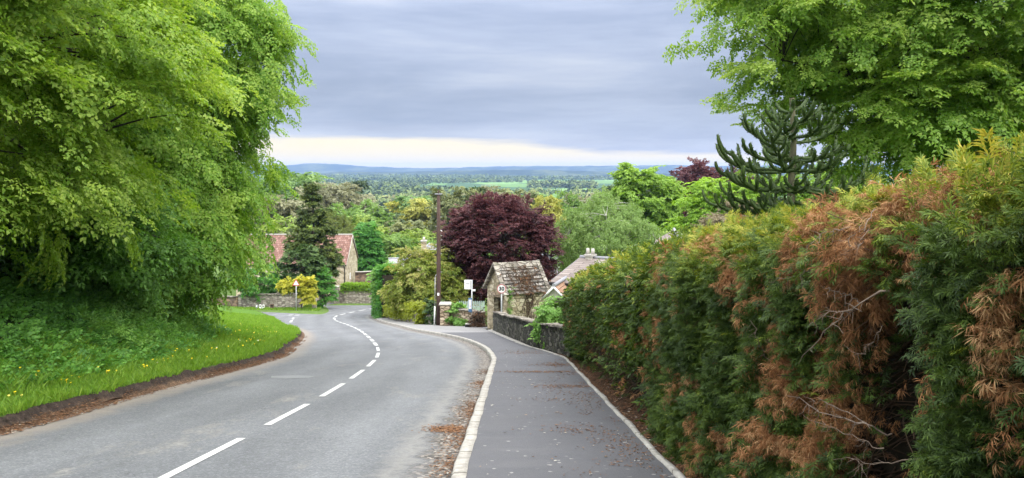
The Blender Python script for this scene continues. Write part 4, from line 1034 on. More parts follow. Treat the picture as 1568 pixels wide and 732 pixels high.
# --- stone bus shelter -------------------------------------------------------
def shelter():
    r = np.random.default_rng(81)
    rz = math.radians(27); W, Dp, hw, hr = 2.28, 2.3, 1.95, 1.26; e = .16
    # near corner (front-left of the long side) is at pixel 775, base about 506
    nx_, ny_ = PX(776, 39.6), 39.6
    co, si = math.cos(rz), math.sin(rz); cx = nx_ + W/2*co - Dp/2*si; cy = ny_ + W/2*si + Dp/2*co
    z = float(H(40.3)) + .12; T = frame(cx, cy, z, rz); X, Y = W/2, Dp/2
    root = thing('bus_shelter', 'small honey stone bus shelter with steep mossy roof and open doorway', 'shelter', (cx, cy, z))
    m = MB(); th = .26; S = 'stone_honey'
    def wallbox(x0, x1, y0, y1, z0, z1): 
        c = T((x0+x1)/2, (y0+y1)/2, (z0+z1)/2); m.box(c, (x1-x0, y1-y0, z1-z0), S, rz)
    wallbox(-X, X, -Y, -Y+th, -1.0, hw)                      # long side to the camera
    wallbox(-X, X, Y-th, Y, -1.0, hw)                        # far long side
    wallbox(X-th, X, -Y+th, Y-th, -1.0, hw)                  # back gable wall
    # front gable (faces the road, local -x): jambs, doorway, low seat wall
    wallbox(-X, -X+th, -Y+th, -Y+.46, -1.0, 1.80); wallbox(-X, -X+th, Y-.80, Y-th, -1.0, 1.80); wallbox(-X, -X+th, -Y+th, Y-th, 1.80, hw)
    for xx in ((-X, -X+th), (X-th, X)):
        a, b_ = xx
        pts = [(-Y, hw), (Y, hw), (0, hw+hr)]
        m.poly([T(a, Y, hw), T(a, -Y, hw), T(a, 0, hw+hr)], S); m.poly([T(b_, -Y, hw), T(b_, Y, hw), T(b_, 0, hw+hr)], S)
    m.build('wall', root)
    m = MB(); m.box(T(-X-.015, -.17+.0, 1.72), (.30, 1.25, .15), 'stone_pier', rz); m.build('lintel', root)
    m = MB(); m.box(T(-X+.13, -.49, .30), (.22, .62, .6), S, rz); m.box(T(-X+.12, -.49, .63), (.34, .74, .07), 'lead_grey', rz); m.build('seat_wall', root)
    m = MB(); m.box(T(0, 0, -.02), (W-.5, Dp-.5, .1), 'concrete_pale', rz); m.build('floor_slab', root)
    m = MB(); m.box(T(X-.5, 0, .45), (.35, Dp-.56, .05), 'door_wood', rz); m.build('bench', root)
    # roof slabs
    k = hr/Y; ez = hw - k*e
    m = MB(); sl = math.hypot(Y+e, k*(Y+e))
    n = 9
    for s in (-1, 1):
        for i in range(n):                                      # stepped stone slate courses, each overlapping the one below
            f0, f1 = i/n, (i+1.12)/n; f1 = min(f1, 1)
            y0 = s*(Y+e)*(1-f0); y1 = s*(Y+e)*(1-f1); z0 = ez + (hw+hr-ez)*f0 + .085; z1 = ez + (hw+hr-ez)*f1 + .045
            segs_ = 7
            xcuts = np.sort(np.concatenate([[-(X+e), X+e], r.uniform(-X, X, segs_-1)]))
            for a, b_ in zip(xcuts[:-1], xcuts[1:]):
                if b_-a < .02: continue
                jz = r.uniform(-.012, .02); jy = r.uniform(-.03, .02)*s
                pts = [T(a+.006, y0+jy, z0+jz), T(b_-.006, y0+jy, z0+jz), T(b_-.006, y1, z1+jz), T(a+.006, y1, z1+jz)]
                uv = [(a, f0*sl), (b_, f0*sl), (b_, f1*sl), (a, f1*sl)]
                if s > 0: pts = pts[::-1]; uv = uv[::-1]
                m.slab(pts, .04, 'tiles_stone', uv)
    roof = m.build('roof', root)
    m = MB(); 
    for i in range(6): 
        a = -(X+e) + (2*(X+e))*i/6; b_ = a + 2*(X+e)/6-.015
        for s in (-1, 1):
            pts = [T(a, s*.2, hw+hr+.09-.2*k*.9), T(b_, s*.2, hw+hr+.09-.2*k*.9), T(b_, 0, hw+hr+.14), T(a, 0, hw+hr+.14)]
            m.slab(pts if s < 0 else pts[::-1], .05, 'stone_grey')
    m.build('ridge_tiles', roof)
    # stone copings up the gable edges
    for xx in (-(X+e)+.04, X+e-.04):
        for s in (-1, 1):
            m = MB()
            pts = [T(xx-.11, s*(Y+e+.04), ez+.12), T(xx+.11, s*(Y+e+.04), ez+.12), T(xx+.11, 0, hw+hr+.17), T(xx-.11, 0, hw+hr+.17)]
            m.slab(pts if s < 0 else pts[::-1], .09, 'stone_grey'); m.build('gable_coping', roof)
    # dead creeper on roof and wall
    segs = []
    for i in range(230):
        if i < 140:
            x = r.normal()*.55+.08; f = np.clip(r.normal()*.26+.45, .02, .98); 
            def rp(x, f): p = T(x, -(Y+e)*(1-f), ez+(hw+hr-ez)*f+.11); return np.array(p)
            x2 = x + r.normal()*.25; f2 = np.clip(f + r.normal()*.13, .01, .99); a, c = rp(x, f), rp(x2, f2); b_ = (a+c)/2 + np.array([r.normal()*.04, r.normal()*.04, .04+abs(r.normal())*.04])
        else:
            x = r.normal()*.10 + .12 + (.30*r.normal() if r.random() < .5 else 0); v = r.uniform(.2, 1.9); v2 = min(1.95, v + r.uniform(.15, .6)); x2 = x + r.normal()*.10*(1 + (v2 > 1.4))
            a = np.array(T(x, -Y-.02, v)); c = np.array(T(x2, -Y-.03, v2)); b_ = (a+c)/2 + r.normal(size=3)*.03
        segs.append((bez(a, b_, c, 5), np.linspace(.016, .006, 5)))
    V, Q = tubes_np(segs, 4); npmesh('dead_creeper', V, Q, 'twig_brown', root, np.repeat(r.uniform(0, 1, len(segs)), 16))
    O = []; Xd = []
    for i in range(120):
        x = r.normal()*.5+.1; f = np.clip(r.normal()*.25+.45, .02, .98); O.append(np.array(T(x, -(Y+e)*(1-f), ez+(hw+hr-ez)*f+.1))); Xd.append([r.normal()*.6, -.6, -.3+r.normal()*.4])
    V, Q, T_ = place(SMALL, np.array(O), np.array(Xd), np.tile([0, -.5, 1.], (120, 1)), r.uniform(.1, .2, 120), .30, .2, r, r.uniform(0, .6, 120)); npmesh('withered_leaves', V, Q, 'litter', root, T_)
    O = [np.array(T(-.95+r.normal()*.09, -Y-.03, v)) for v in r.uniform(.4, 2.3, 50)]
    V, Q, T_ = place(SMALL, np.array(O), r.normal(size=(50, 3))*.6 + np.array([-.2, -.6, .1]), np.tile([0, -.4, 1.], (50, 1)), r.uniform(.1, .2, 50), .3, .2, r, r.uniform(.3, .9, 50)); npmesh('ivy', V, Q, 'leaf_climber', root, T_)
    m = MB(); q = T(.78, -Y-.02, 1.02); m.box(q, (.30, .03, .16), 'white_paint', rz); m.build('notice', root)
    return T
shelter()

# --- low dark stone wall between hedge and shelter ---------------------------
def run_wall(name, label, cat, line, h0, h1, th, mat, cap='concrete_pale', capw=.05, caph=.07, group=None, rough=.02, drop=.5, zoff=0., seed=5, cap_name='coping'):
    """line: list of (x, y); stones as mesh relief"""
    r = np.random.default_rng(seed); line = [np.array(p, float) for p in line]; d = [0]
    for a, b_ in zip(line[:-1], line[1:]): d.append(d[-1]+np.linalg.norm(b_-a))
    tot = d[-1]; n = max(8, int(tot/.22)); s = np.linspace(0, tot, n)
    X = np.interp(s, d, [p[0] for p in line]); Y = np.interp(s, d, [p[1] for p in line]); tg = norm(np.stack([np.gradient(X), np.gradient(Y)], 1)); nr = np.stack([tg[:, 1], -tg[:, 0]], 1)
    Z = H(Y) + zoff; hh = np.interp(s, [0, tot], [h0, h1]) + (fbm(np.stack([s*.8, 0*s, 0*s], 1), seed)-.5)*.10
    root = thing(name, label, cat, (line[0][0], line[0][1], float(Z[0])), group)
    rows = 7; Vf = []
    for side in (-1, 1):
        for k in range(rows):
            f = k/(rows-1); off = th/2*side + (vnoise(np.stack([s*5, f*6+0*s, 0*s+side], 1), seed)-.5)*rough*2
            Vf.append(np.stack([X + nr[:, 0]*off, Y + nr[:, 1]*off, Z - drop + (hh+drop)*f], 1))
    V = np.concatenate(Vf); Q = []
    for side in (0, 1):
        for k in range(rows-1):
            b0 = (side*rows+k)*n; b1 = b0+n
            for i in range(n-1): Q.append((b0+i, b0+i+1, b1+i+1, b1+i) if side else (b0+i+1, b0+i, b1+i, b1+i+1))
        
    t0 = (rows-1)*n; t1 = (2*rows-1)*n
    for i in range(n-1): Q.append((t0+i, t0+i+1, t1+i+1, t1+i))
    for i in (0, n-1):
        for k in range(rows-1): Q.append((k*n+i, (k+1)*n+i, (rows+k+1)*n+i, (rows+k)*n+i))
    npmesh('stonework', V, Q, mat, root)
    if cap:
        m = MB(); i = 0
        while i < n-1:
            j = min(n-1, i + int(r.integers(2, 5))); a = np.array([X[i], Y[i]]); b_ = np.array([X[j], Y[j]]); L = np.linalg.norm(b_-a) - .012; c = (a+b_)/2; ang = math.atan2(b_[1]-a[1], b_[0]-a[0])
            za, zb = Z[i]+hh[i], Z[j]+hh[j]; w2 = th/2+capw; tx = (b_-a)/max(L, .01); nn = np.array([tx[1], -tx[0]]); a2 = a + tx*.006; b2 = b_-tx*.006; jz = r.uniform(-.01, .015)
            pts = [Vector((*(a2+nn*w2), za+caph+jz)), Vector((*(b2+nn*w2), zb+caph+jz)), Vector((*(b2-nn*w2), zb+caph+jz)), Vector((*(a2-nn*w2), za+caph+jz))]
            m.slab(pts, caph-.004, cap); i = j
        m.build(cap_name, root, .01)
    return root
wl = [(float(xe(y)) + .30 + .05, y) for y in np.arange(19.6, 37.1, .8)] + [(-.78, 38.2)]
run_wall('stone_wall', 'low dark mossy stone wall running from the hedge to the bus shelter', 'wall', wl, .74, .92, .32, 'stone_dark', 'stone_grey', .015, .05, zoff=.05, rough=.03, seed=11)

# --- pole --------------------------------------------------------------------
def pole():
    D = 47.; x = PX(671.5, D); z = float(H(D)) + .08; zt = PZ(297, D)
    root = thing('telegraph_pole', 'tall dark brown wooden telegraph pole with capped top at the pavement', 'pole', (x, D, z))
    m = MB(); m.tube([(x, D, z-.3), (x, D, z+2.), (x+.01, D, z+5), (x, D, zt)], [.14, .135, .12, .10], 'pole_wood', 14); m.build('shaft', root)
    m = MB(); m.tube([(x, D, zt), (x, D, zt+.22)], [.06, .045], 'pole_wood', 8); m.build('finial', root)
    m = MB(); m.box((x, D, zt+.0), (.42, .26, .05), 'lead_grey'); m.build('crossbar', root)
    m = MB(); m.tube([(x-.24, D-.02, z), (x-.22, D-.02, z+1.15)], .045, 'white_paint', 8); m.tube([(x-.22, D-.02, z+1.15), (x-.20, D-.02, z+2.9)], .022, 'galvanised', 6); m.tube([(x-.2, D-.02, z+2.9), (x-.14, D-.01, z+3.05)], .02, 'galvanised', 6); m.build('cable_guard', root)
    m = MB(); m.box((x, D-.165, z+1.9), (.11, .015, .16), 'sign_white'); m.build('number_plate', root)
    for k, zz_ in enumerate(np.arange(3.2, zt-z-.5, .55)): m = MB(); m.tube([(x-.2*(1 if k % 2 else -1), D, z+zz_), (x, D, z+zz_)], .014, 'galvanised', 5); m.build('climbing_step', root)
    m = MB(); m.tube([(x+.1, D, PZ(352, D)), (x+.22, D-.1, PZ(354, D))], .02, 'white_paint', 6); m.build('insulator', root)
pole()
# --- bus stop ----------------------------------------------------------------
def bus_stop():
    D = 44.; x = PX(722.5, D); z = float(H(D)) + .1; zt = PZ(429, D)
    root = thing('bus_stop', 'bus stop post with white flag sign and blue timetable case', 'bus stop', (x, D, z))
    m = MB(); m.tube([(x, D, z-.2), (x, D, zt+.02)], .038, 'galvanised', 10); m.tube([(x, D, z), (x, D, z+.05)], .09, 'galvanised', 10); m.build('post', root)
    m = MB(); m.box((x-.23, D, PZ(435.8, D)), (.38, .035, .52), 'sign_white'); fl = m.build('flag', root, .01)
    # flag artwork: blurred bus symbol panel and text lines, both faces
    m = MB()
    for s in (-1, 1):
        yy = D + s*.020; c = x-.23; zc = PZ(435.8, D)
        for q in ((c, zc+.10, .22, .012), (c, zc-.03, .22, .012), (c-.105, zc+.035, .012, .14), (c+.105, zc+.035, .012, .14), (c, zc+.045, .17, .05)): m.box((q[0], yy, q[1]), (q[2], .004, q[3]), 'lead_grey')
        m.box((c+.02, yy, zc-.11), (.2, .004, .02), 'lead_grey'); m.box((c-.0, yy, zc-.16), (.14, .004, .02), 'lead_grey')
        m.box((x-.055, yy, zc), (.03, .005, .46), 'sign_black')
    m.build('bus_symbol', fl)
    zc = PZ(467, D); m = MB(); m.box((x-.09, D-.05, zc), (.20, .05, .80), 'case_blue'); cs = m.build('timetable_case', root, .01)
    m = MB(); m.box((x-.095, D-.078, zc+.05), (.15, .006, .52), 'paper'); m.build('timetable', cs)
    m = MB(); m.box((x-.095, D-.0825, zc-.05), (.05, .003, .04), 'sign_red'); m.build('timetable_mark', cs)
    m = MB(); m.box((x+.12, D, PZ(444.5, D)), (.16, .03, .10), 'sign_white'); m.build('small_plate', root)
bus_stop()
m = MB(); D = 43.6; x = PX(717, D); z = float(H(D))+.1
root = thing('ground_box', 'small dark box with a pale lid at the foot of the bus stop', 'box', (x, D, z))
m.box((x, D, z+.08), (.34, .26, .16), 'sign_black'); m.build('body', root, .01); m = MB(); m.box((x+.02, D, z+.178), (.36, .28, .035), 'concrete_pale'); m.build('lid', root, .008)

# --- signs -------------------------------------------------------------------
def text_mesh(txt, size, mat, loc, parent, name, depth=.003):
    cu = bpy.data.curves.new(name, 'FONT'); cu.body = txt; cu.size = size; cu.align_x = 'CENTER'; cu.align_y = 'CENTER'; cu.extrude = depth; cu.offset = .008*size/.2
    cu.space_character = 1.05
    o = bpy.data.objects.new(name, cu); COL.objects.link(o); dg = bpy.context.evaluated_depsgraph_get(); me = bpy.data.meshes.new_from_object(o.evaluated_get(dg))
    bpy.data.objects.remove(o); me.materials.clear(); me.materials.append(MATS[mat]); o = bpy.data.objects.new(name, me); COL.objects.link(o)
    o.parent = parent; o0 = origin_of(parent); o.location = Vector(loc)-o0; o.rotation_euler = (PI/2, 0, 0); return o
def disc(m, x, y, z, R, mat, t_=.004, n=32, r0=0.):
    if r0 == 0:
        m.poly([(x+R*math.cos(2*PI*i/n), y, z+R*math.sin(2*PI*i/n)) for i in range(n)], mat)
    else:
        for i in range(n):
            a, b_ = 2*PI*i/n, 2*PI*(i+1)/n
            m.poly([(x+R*math.cos(a), y, z+R*math.sin(a)), (x+R*math.cos(b_), y, z+R*math.sin(b_)), (x+r0*math.cos(b_), y, z+r0*math.sin(b_)), (x+r0*math.cos(a), y, z+r0*math.sin(a))], mat)
def speed_sign():
    D = 36.6; x = PX(768, D); z = float(H(D))+.1; zs = PZ(442, D); R = .215
    root = thing('speed_limit_sign', 'round white speed limit sign reading 30 with red rim on grey post', 'sign', (x, D, z))
    m = MB(); m.tube([(x, D, z-.2), (x, D, zs+.1)], .034, 'galvanised', 10); m.build('post', root)
    m = MB(); m.tube([(x, D-.045, zs), (x, D-.058, zs)], R, 'sign_back', 32); s = m.build('sign_plate', root)
    m = MB(); disc(m, x, D-.061, zs, R, 'sign_white'); m.build('face', s)
    m = MB(); disc(m, x, D-.0635, zs, R-.004, 'sign_red', r0=R*.84); m.build('rim', s)
    text_mesh('30', .25, 'sign_black', (x, D-.064, zs-.003), s, 'number')
speed_sign()
def warn_sign():
    D = 82.; x = PX(453.5, D); z = float(H(D))+.12; zb = PZ(437.3, D); w = .82; h = w*.866
    root = thing('warning_sign', 'triangular red bordered warning sign on thin post before the yellow shrub', 'sign', (x, D, z))
    m = MB(); m.tube([(x, D, z-.3), (x, D, zb+.3)], .04, 'galvanised', 8); m.build('post', root)
    def tri(k, y, mat, m, dz=0): m.poly([(x-w/2*k, y, zb+h*(1-k)/3+dz), (x+w/2*k, y, zb+h*(1-k)/3+dz), (x, y, zb+h*(1-k)/3+h*k+dz)], mat)
    m = MB(); tri(1.0, D-.05, 'sign_red', m); m.poly([(x, D-.045, zb+h), (x+w/2, D-.045, zb), (x-w/2, D-.045, zb)], 'sign_back'); s = m.build('sign_plate', root)
    m = MB(); tri(.70, D-.054, 'sign_white', m); m.build('face', s)
    m = MB(); yy = D-.058
    m.poly([(x-.045, yy, zb+.15), (x-.02, yy, zb+.15), (x-.02, yy, zb+.27), (x-.005, yy, zb+.42), (x-.03, yy, zb+.42), (x-.05, yy, zb+.28)], 'sign_black')
    m.poly([(x+.03, yy, zb+.15), (x+.055, yy, zb+.15), (x+.055, yy, zb+.42), (x+.03, yy, zb+.42)], 'sign_black'); m.build('road_narrows_symbol', s)
warn_sign()

# --- barn and yard walls -----------------------------------------------------
zb = float(H(108))
house('stone_barn', 'long stone barn with red pantile roof and pale gable end', 'barn', -30.3, 111.5, zb, .0, 15, 8.2, 5.3, 3.7, 'stone_barn', 'tiles_red', .12, ridge='concrete_pale', windows=(('f', 5.4, 3.1, .55, .8, 'w'), ('f', -1.5, 2.6, .9, 1.1, 'w'), ('r', -1.2, 2.9, .6, .9, 'w')), verge='concrete_pale')
m = MB(); x = -22.9; root = thing('downpipe', 'black drainpipe down the corner of the stone barn', 'drainpipe', (x, 107.2, zb))
m.tube([(x, 107.25, zb+.4), (x, 107.25, zb+4.9), (x-.15, 107.15, zb+5.2)], .06, 'black_plastic', 6); m.build('pipe', root)
run_wall('stone_wall', 'high weathered brown stone yard wall behind the clipped hedge beside the barn', 'wall', [(-22.4, 112), (-17, 112.4), (-14, 112.4)], 4.2, 4.35, .5, 'stone_brown', 'concrete_pale', .04, .08, seed=12)
run_wall('stone_wall', 'curved roadside stone wall topped by a bright clipped hedge', 'wall', [(-24.2, 106.5), (-23.6, 104.4), (-21.8, 103.3), (-18, 102.9), (-14, 103), (-10, 103.8)], 1.75, 1.7, .5, 'stone_grey', None, seed=13)
run_wall('stone_wall', 'rough grey stone wall behind the far verge left of the yellow shrub', 'wall', [(-31.5, 90.5), (-27.5, 89.2), (-23.6, 88.2)], 1.55, 1.75, .45, 'stone_grey', 'stone_grey', .03, .08, seed=14, zoff=.05)
run_wall('stone_wall', 'low brown stone wall under the beech boughs at the far left of the junction', 'wall', [(-36, 92.5), (-33.5, 91.6), (-31.6, 90.6)], 1.3, 1.35, .45, 'stone_brown', 'stone_grey', .03, .08, seed=15, zoff=.05)
def pier(name, label, cat, x, y, w, d, h, mat, zoff=0., cap='concrete_pale', group=None):
    z = float(H(y))+zoff; root = thing(name, label, cat, (x, y, z), group); m = MB(); m.box((x, y, z+h/2-.2), (w, d, h+.4), mat); m.build('shaft', root, .02)
    m = MB(); m.box((x, y, z+h+.045), (w+.14, d+.14, .09), cap, 0, .93); m.build('cap', root, .01); return root
pier('gate_pier', 'tall grey stone gate pier at the end of the curved wall', 'gate pier', PX(515.5, 103), 103., .55, .55, 2.3, 'stone_grey')
pier('gate_post', 'stout stone gate post right of the yellow shrub', 'gate post', PX(481.5, 86.5), 86.5, .42, .42, 1.75, 'stone_grey')
pier('gate_pier', 'square stone gate pier with flat cap beside the telegraph pole', 'gate pier', PX(682, 46.2), 46.2, .58, .55, 1.28, 'stone_pier', .08)
run_wall('stone_wall', 'low reddish stone garden wall between the square gate pier and the bus stop', 'wall', [(PX(690, 46.4), 46.4), (PX(722, 45.4), 45.4), (PX(739, 44.2), 44.2)], 1.02, .78, .35, 'stone_pier', 'stone_grey', .02, .06, seed=16, zoff=.08, rough=.04)
run_wall('stone_wall', 'low crumbling stone wall under the clipped green and yellow hedge', 'wall', [(PX(597, 62), 62), (PX(620, 56), 56), (PX(645, 51), 51), (PX(662, 48.2), 48.2)], .62, .66, .35, 'stone_grey', None, seed=17, zoff=.05)
# marker posts on the far verge
mk = []
for i, (px, pw, h, mt, lb) in enumerate(((393.2, .24, .5, 'sign_back', 'grey marker post leftmost of the short row on the far verge'), (398.6, .24, .5, 'sign_white', 'white marker post in the short row, second from the grey end post'),
                           (403.4, .22, .48, 'sign_white', 'white marker post nearest the gap in the short row'), (416.5, .40, .55, 'rust', 'rusty brown marker board standing apart by the stone wall'))):
    D = 86.; x = PX(px, D); z = float(H(D)) + .15; root = thing('marker_post', lb, 'marker post', (x, D, z), 'marker posts along the far verge')
    m = MB(); m.box((x, D, z+h/2), (pw, .1, h), mt); m.build('post', root, .02); m = MB(); m.box((x, D-.055, z+h*.7), (pw*.6, .012, h*.3), 'sign_black' if mt != 'sign_back' else 'sign_white'); m.build('plate', root)

# --- bungalow right of the shelter, other houses ------------------------------
D = 44.0; zr = PZ(402, D)
gz = float(H(43)) + .3
house('bungalow', 'bungalow with pinkish brown tiled roof seen over the end of the hedge', 'house', 7.35, 44.2, gz, math.radians(-30), 7.2, 7.4, 2.35, zr-gz-2.35, 'render_wall', 'tiles_pinkbrown', .25, chimneys=((-3.2, .42, .18, 2),), verge='lead_grey', windows=(('f', -2.2, .9, 1.4, 1.1, 'w'), ('f', 1., .9, 1.6, 1.1, 'w')))
house('garden_outbuilding', 'small low outbuilding with white barge boards and orange tiles behind the bus shelter', 'outbuilding', PX(860, 41), 41.9, float(H(41.5))+.2, math.radians(74), 3.0, 1.0, 1.75, .5, 'render_wall', 'tiles_orange', .12, verge='white_paint', gutter=False)
house('white_cottage', 'white rendered cottage glimpsed above the variegated bushes', 'house', PX(611, 92), 93, float(H(92))-.5, math.radians(8), 2.6, 3.0, PZ(402, 92)-float(H(92))+.45, .35, 'white_paint', 'roof_grey', .1, windows=(('f', -.5, 3.3, .5, .55, 'w'), ('f', .55, 3.3, .5, .55, 'w')), gutter=False)
house('stone_cottage', 'stone cottage whose chimney rises behind the variegated bushes', 'house', PX(650, 84), 86, float(H(86))-.3, math.radians(90), 6, 4.2, PZ(397, 84)-float(H(86))+.3, 1.1, 'stone_honey', 'roof_grey', .2, chimneys=((-2.6, .8, .9, 2),))
house('slate_cottage', 'grey slate roofed cottage in front of the copper beech behind the pole', 'house', PX(693, 72), 74, float(H(74))-.3, math.radians(4), 2.9, 4, PZ(397, 72)-float(H(74))+.3, .75, 'render_wall', 'roof_grey', .15)
m = MB(); D = 68.; x = PX(679, D); root = thing('white_mast', 'white flue pipe with a bent top between the pole and the copper beech', 'flue', (x, D, PZ(420, D)))
m.tube([(x, D, PZ(420, D)), (x, D, PZ(368, D))], .075, 'white_paint', 8); m.tube([(x, D, PZ(368, D)), (x-.4, D, PZ(366.5, D))], .06, 'white_paint', 8); m.build('pipe', root)
house('white_house', 'pale grey roofed house partly hidden behind the copper beech', 'house', PX(852, 78), 80, float(H(80)), math.radians(-20), 4.2, 6, PZ(425, 78)-float(H(80)), 1.9, 'white_paint', 'roof_grey', .3, windows=(('f', 0, 3.0, 1., 1., 'w'),))
house('pink_house', 'house with a pinkish gable peeking above the hedge right of the birch', 'house', PX(1044, 52), 54, float(H(54)), math.radians(80), 6, 2.6, PZ(380, 52)-float(H(54)), .8, 'stone_brown', 'tiles_pinkbrown', .15)
house('farm_shed', 'long white farm shed far off on the plain', 'shed', PX(1042, 1500), 1520, float(H(1520)), .3, 95, 24, 20, 6, 'white_paint', 'roof_grey', .5, gutter=False)
# pale fence behind the bus stop
D = 47.5; x0, x1 = PX(704, D), PX(741, D); z = float(H(D)); root = thing('picket_fence', 'pale green picket fence behind the bus stop', 'fence', ((x0+x1)/2, D, z))
m = MB()
for i in range(13):
    x = x0+(x1-x0)*i/12; m.box((x, D, z+.75), (.08, .03, 1.5), 'pale_fence'); m.poly([(x-.04, D-.017, z+1.5), (x+.04, D-.017, z+1.5), (x, D-.017, z+1.58)], 'pale_fence')
m.build('pickets', root); m = MB(); m.box(((x0+x1)/2, D+.03, z+1.2), (x1-x0, .03, .09), 'pale_fence'); m.box(((x0+x1)/2, D+.03, z+.5), (x1-x0, .03, .09), 'pale_fence'); m.build('rail', root)

# =================================================================== VILLAGE TREES AND SHRUBS
def at(px, D, dz=0.): return (PX(px, D), D, float(H(D))+dz)
def lob(px, py, D, rx, rz, ry=None, w=1.): return (PX(px, D), D, PZ(py, D), rx*D/F, (ry or rx)*D/F, rz*D/F, w)
# copper beech
D = 58.
tree('copper_beech', 'dark purple copper beech rounding up behind the stone bus shelter', 'tree', at(768, D), (PX(768, D), D, PZ(320, D)), .28,
     dict(lobes=[lob(770, 378, D, 70, 60), lob(742, 345, D, 40, 36), lob(795, 345, D, 42, 36), lob(716, 372, D, 34, 30), lob(822, 382, D, 27, 34), lob(762, 326, D, 24, 20), lob(770, 425, D, 66, 30), lob(700, 356, D, 18, 14)],
          n_pads=620, n_sp=13, pad_r=.5, spray_s=.42, leafL=.22, leafW=.12, tm=SMALL, droop=.0, inner=.12, flat=.3, tint0=.45, tdir=.25, tpad=.17), 'leaf_purple', 'bark_dark', seed=201, n_limb=10)
D = 62.
tree('birch_tree', 'spreading pale green birch tree with slim white stems', 'tree', at(925, D), (PX(918, D), D, PZ(312, D)), .12,
     dict(lobes=[lob(930, 360, D, 68, 50), lob(915, 330, D, 44, 36), lob(880, 360, D, 34, 42), lob(985, 372, D, 38, 38), lob(958, 335, D, 30, 28), lob(868, 400, D, 24, 26), lob(1005, 395, D, 25, 24)],
          n_pads=300, n_sp=13, pad_r=.75, spray_s=.5, leafL=.17, leafW=.09, tm=SMALL, droop=.8, hang=.5, inner=.3, tint0=.5, tdir=.1), 'leaf_birch', 'bark_birch', seed=202, n_limb=16, tubes=4, twig_r=.006, steep=1.9, low=.04)
D = 108.
tree('maple_tree', 'tall bright green maple tree rising above the birch', 'tree', at(990, D), (PX(988, D), D, PZ(270, D)), .4,
     dict(lobes=[lob(988, 300, D, 40, 44), lob(975, 275, D, 24, 22), lob(1012, 305, D, 26, 28), lob(962, 305, D, 20, 28), lob(995, 345, D, 40, 24)],
          n_pads=230, n_sp=13, pad_r=1.1, spray_s=.8, leafL=.24, leafW=.15, tm=SMALL, droop=.4, inner=.15, tint0=.5, tdir=.2), 'leaf_maple', 'bark', seed=203)
D = 150.
tree('copper_beech', 'distant purple copper beech on the skyline behind the lime green tree', 'tree', at(1072, D), (PX(1072, D), D, PZ(262, D)), .5,
     dict(lobes=[lob(1070, 282, D, 30, 28), lob(1055, 295, D, 18, 22), lob(1080, 268, D, 20, 15), lob(1060, 320, D, 24, 22)],
          n_pads=140, n_sp=12, pad_r=1.3, spray_s=1., leafL=.26, leafW=.16, tm=SMALL, droop=.3, inner=.1, tint0=.6, tdir=.2), 'leaf_purple', 'bark_dark', seed=204)
D = 170.
tree('copper_beech', 'smaller purple tree crown on the skyline beside the monkey puzzle', 'tree', at(1118, D), (PX(1118, D), D, PZ(270, D)), .5,
     dict(lobes=[lob(1114, 282, D, 26, 20), lob(1135, 290, D, 20, 18)], n_pads=80, n_sp=11, pad_r=1.4, spray_s=1.1, leafL=.26, leafW=.16, tm=SMALL, droop=.3, inner=.1, tint0=.6, tdir=.2), 'leaf_purple', 'bark_dark', seed=205)
D = 92.
tree('lime_tree', 'yellow green lime tree sloping down beside the distant copper beech', 'tree', at(1100, D), (PX(1100, D), D, PZ(280, D)), .4,
     dict(lobes=[lob(1100, 296, D, 34, 32), lob(1078, 325, D, 30, 28), lob(1122, 310, D, 28, 34), lob(1058, 352, D, 24, 22), lob(1100, 360, D, 44, 30), lob(1150, 330, D, 30, 30)],
          n_pads=240, n_sp=13, pad_r=1.0, spray_s=.75, leafL=.24, leafW=.14, tm=SMALL, droop=.4, inner=.15, tint0=.5, tdir=.2), 'leaf_lime', 'bark', seed=206)
D = 60.
tree('maple_tree', 'light green tree behind the monkey puzzle, rounded crown low over the hedge', 'tree', at(1215, D), (PX(1215, D), D, PZ(290, D)), .25,
     dict(lobes=[lob(1190, 320, D, 50, 50), lob(1250, 300, D, 50, 42), lob(1230, 340, D, 70, 40), lob(1300, 320, D, 30, 45)],
          n_pads=210, n_sp=13, pad_r=.8, spray_s=.6, leafL=.22, leafW=.13, tm=SMALL, droop=.4, inner=.15, tint0=.55, tdir=.15), 'leaf_maple', 'bark', seed=207)
D = 45.
tree('garden_bush', 'pale olive garden bush between the birch and the monkey puzzle', 'bush', at(1128, D), (PX(1128, D), D, PZ(345, D)), .08,
     dict(lobes=[lob(1128, 345, D, 36, 30), lob(1100, 362, D, 26, 18)], n_pads=90, n_sp=12, pad_r=.5, spray_s=.4, leafL=.2, leafW=.11, tm=SMALL, droop=.3, inner=.2, tint0=.4), 'leaf_tan', 'bark', seed=208)
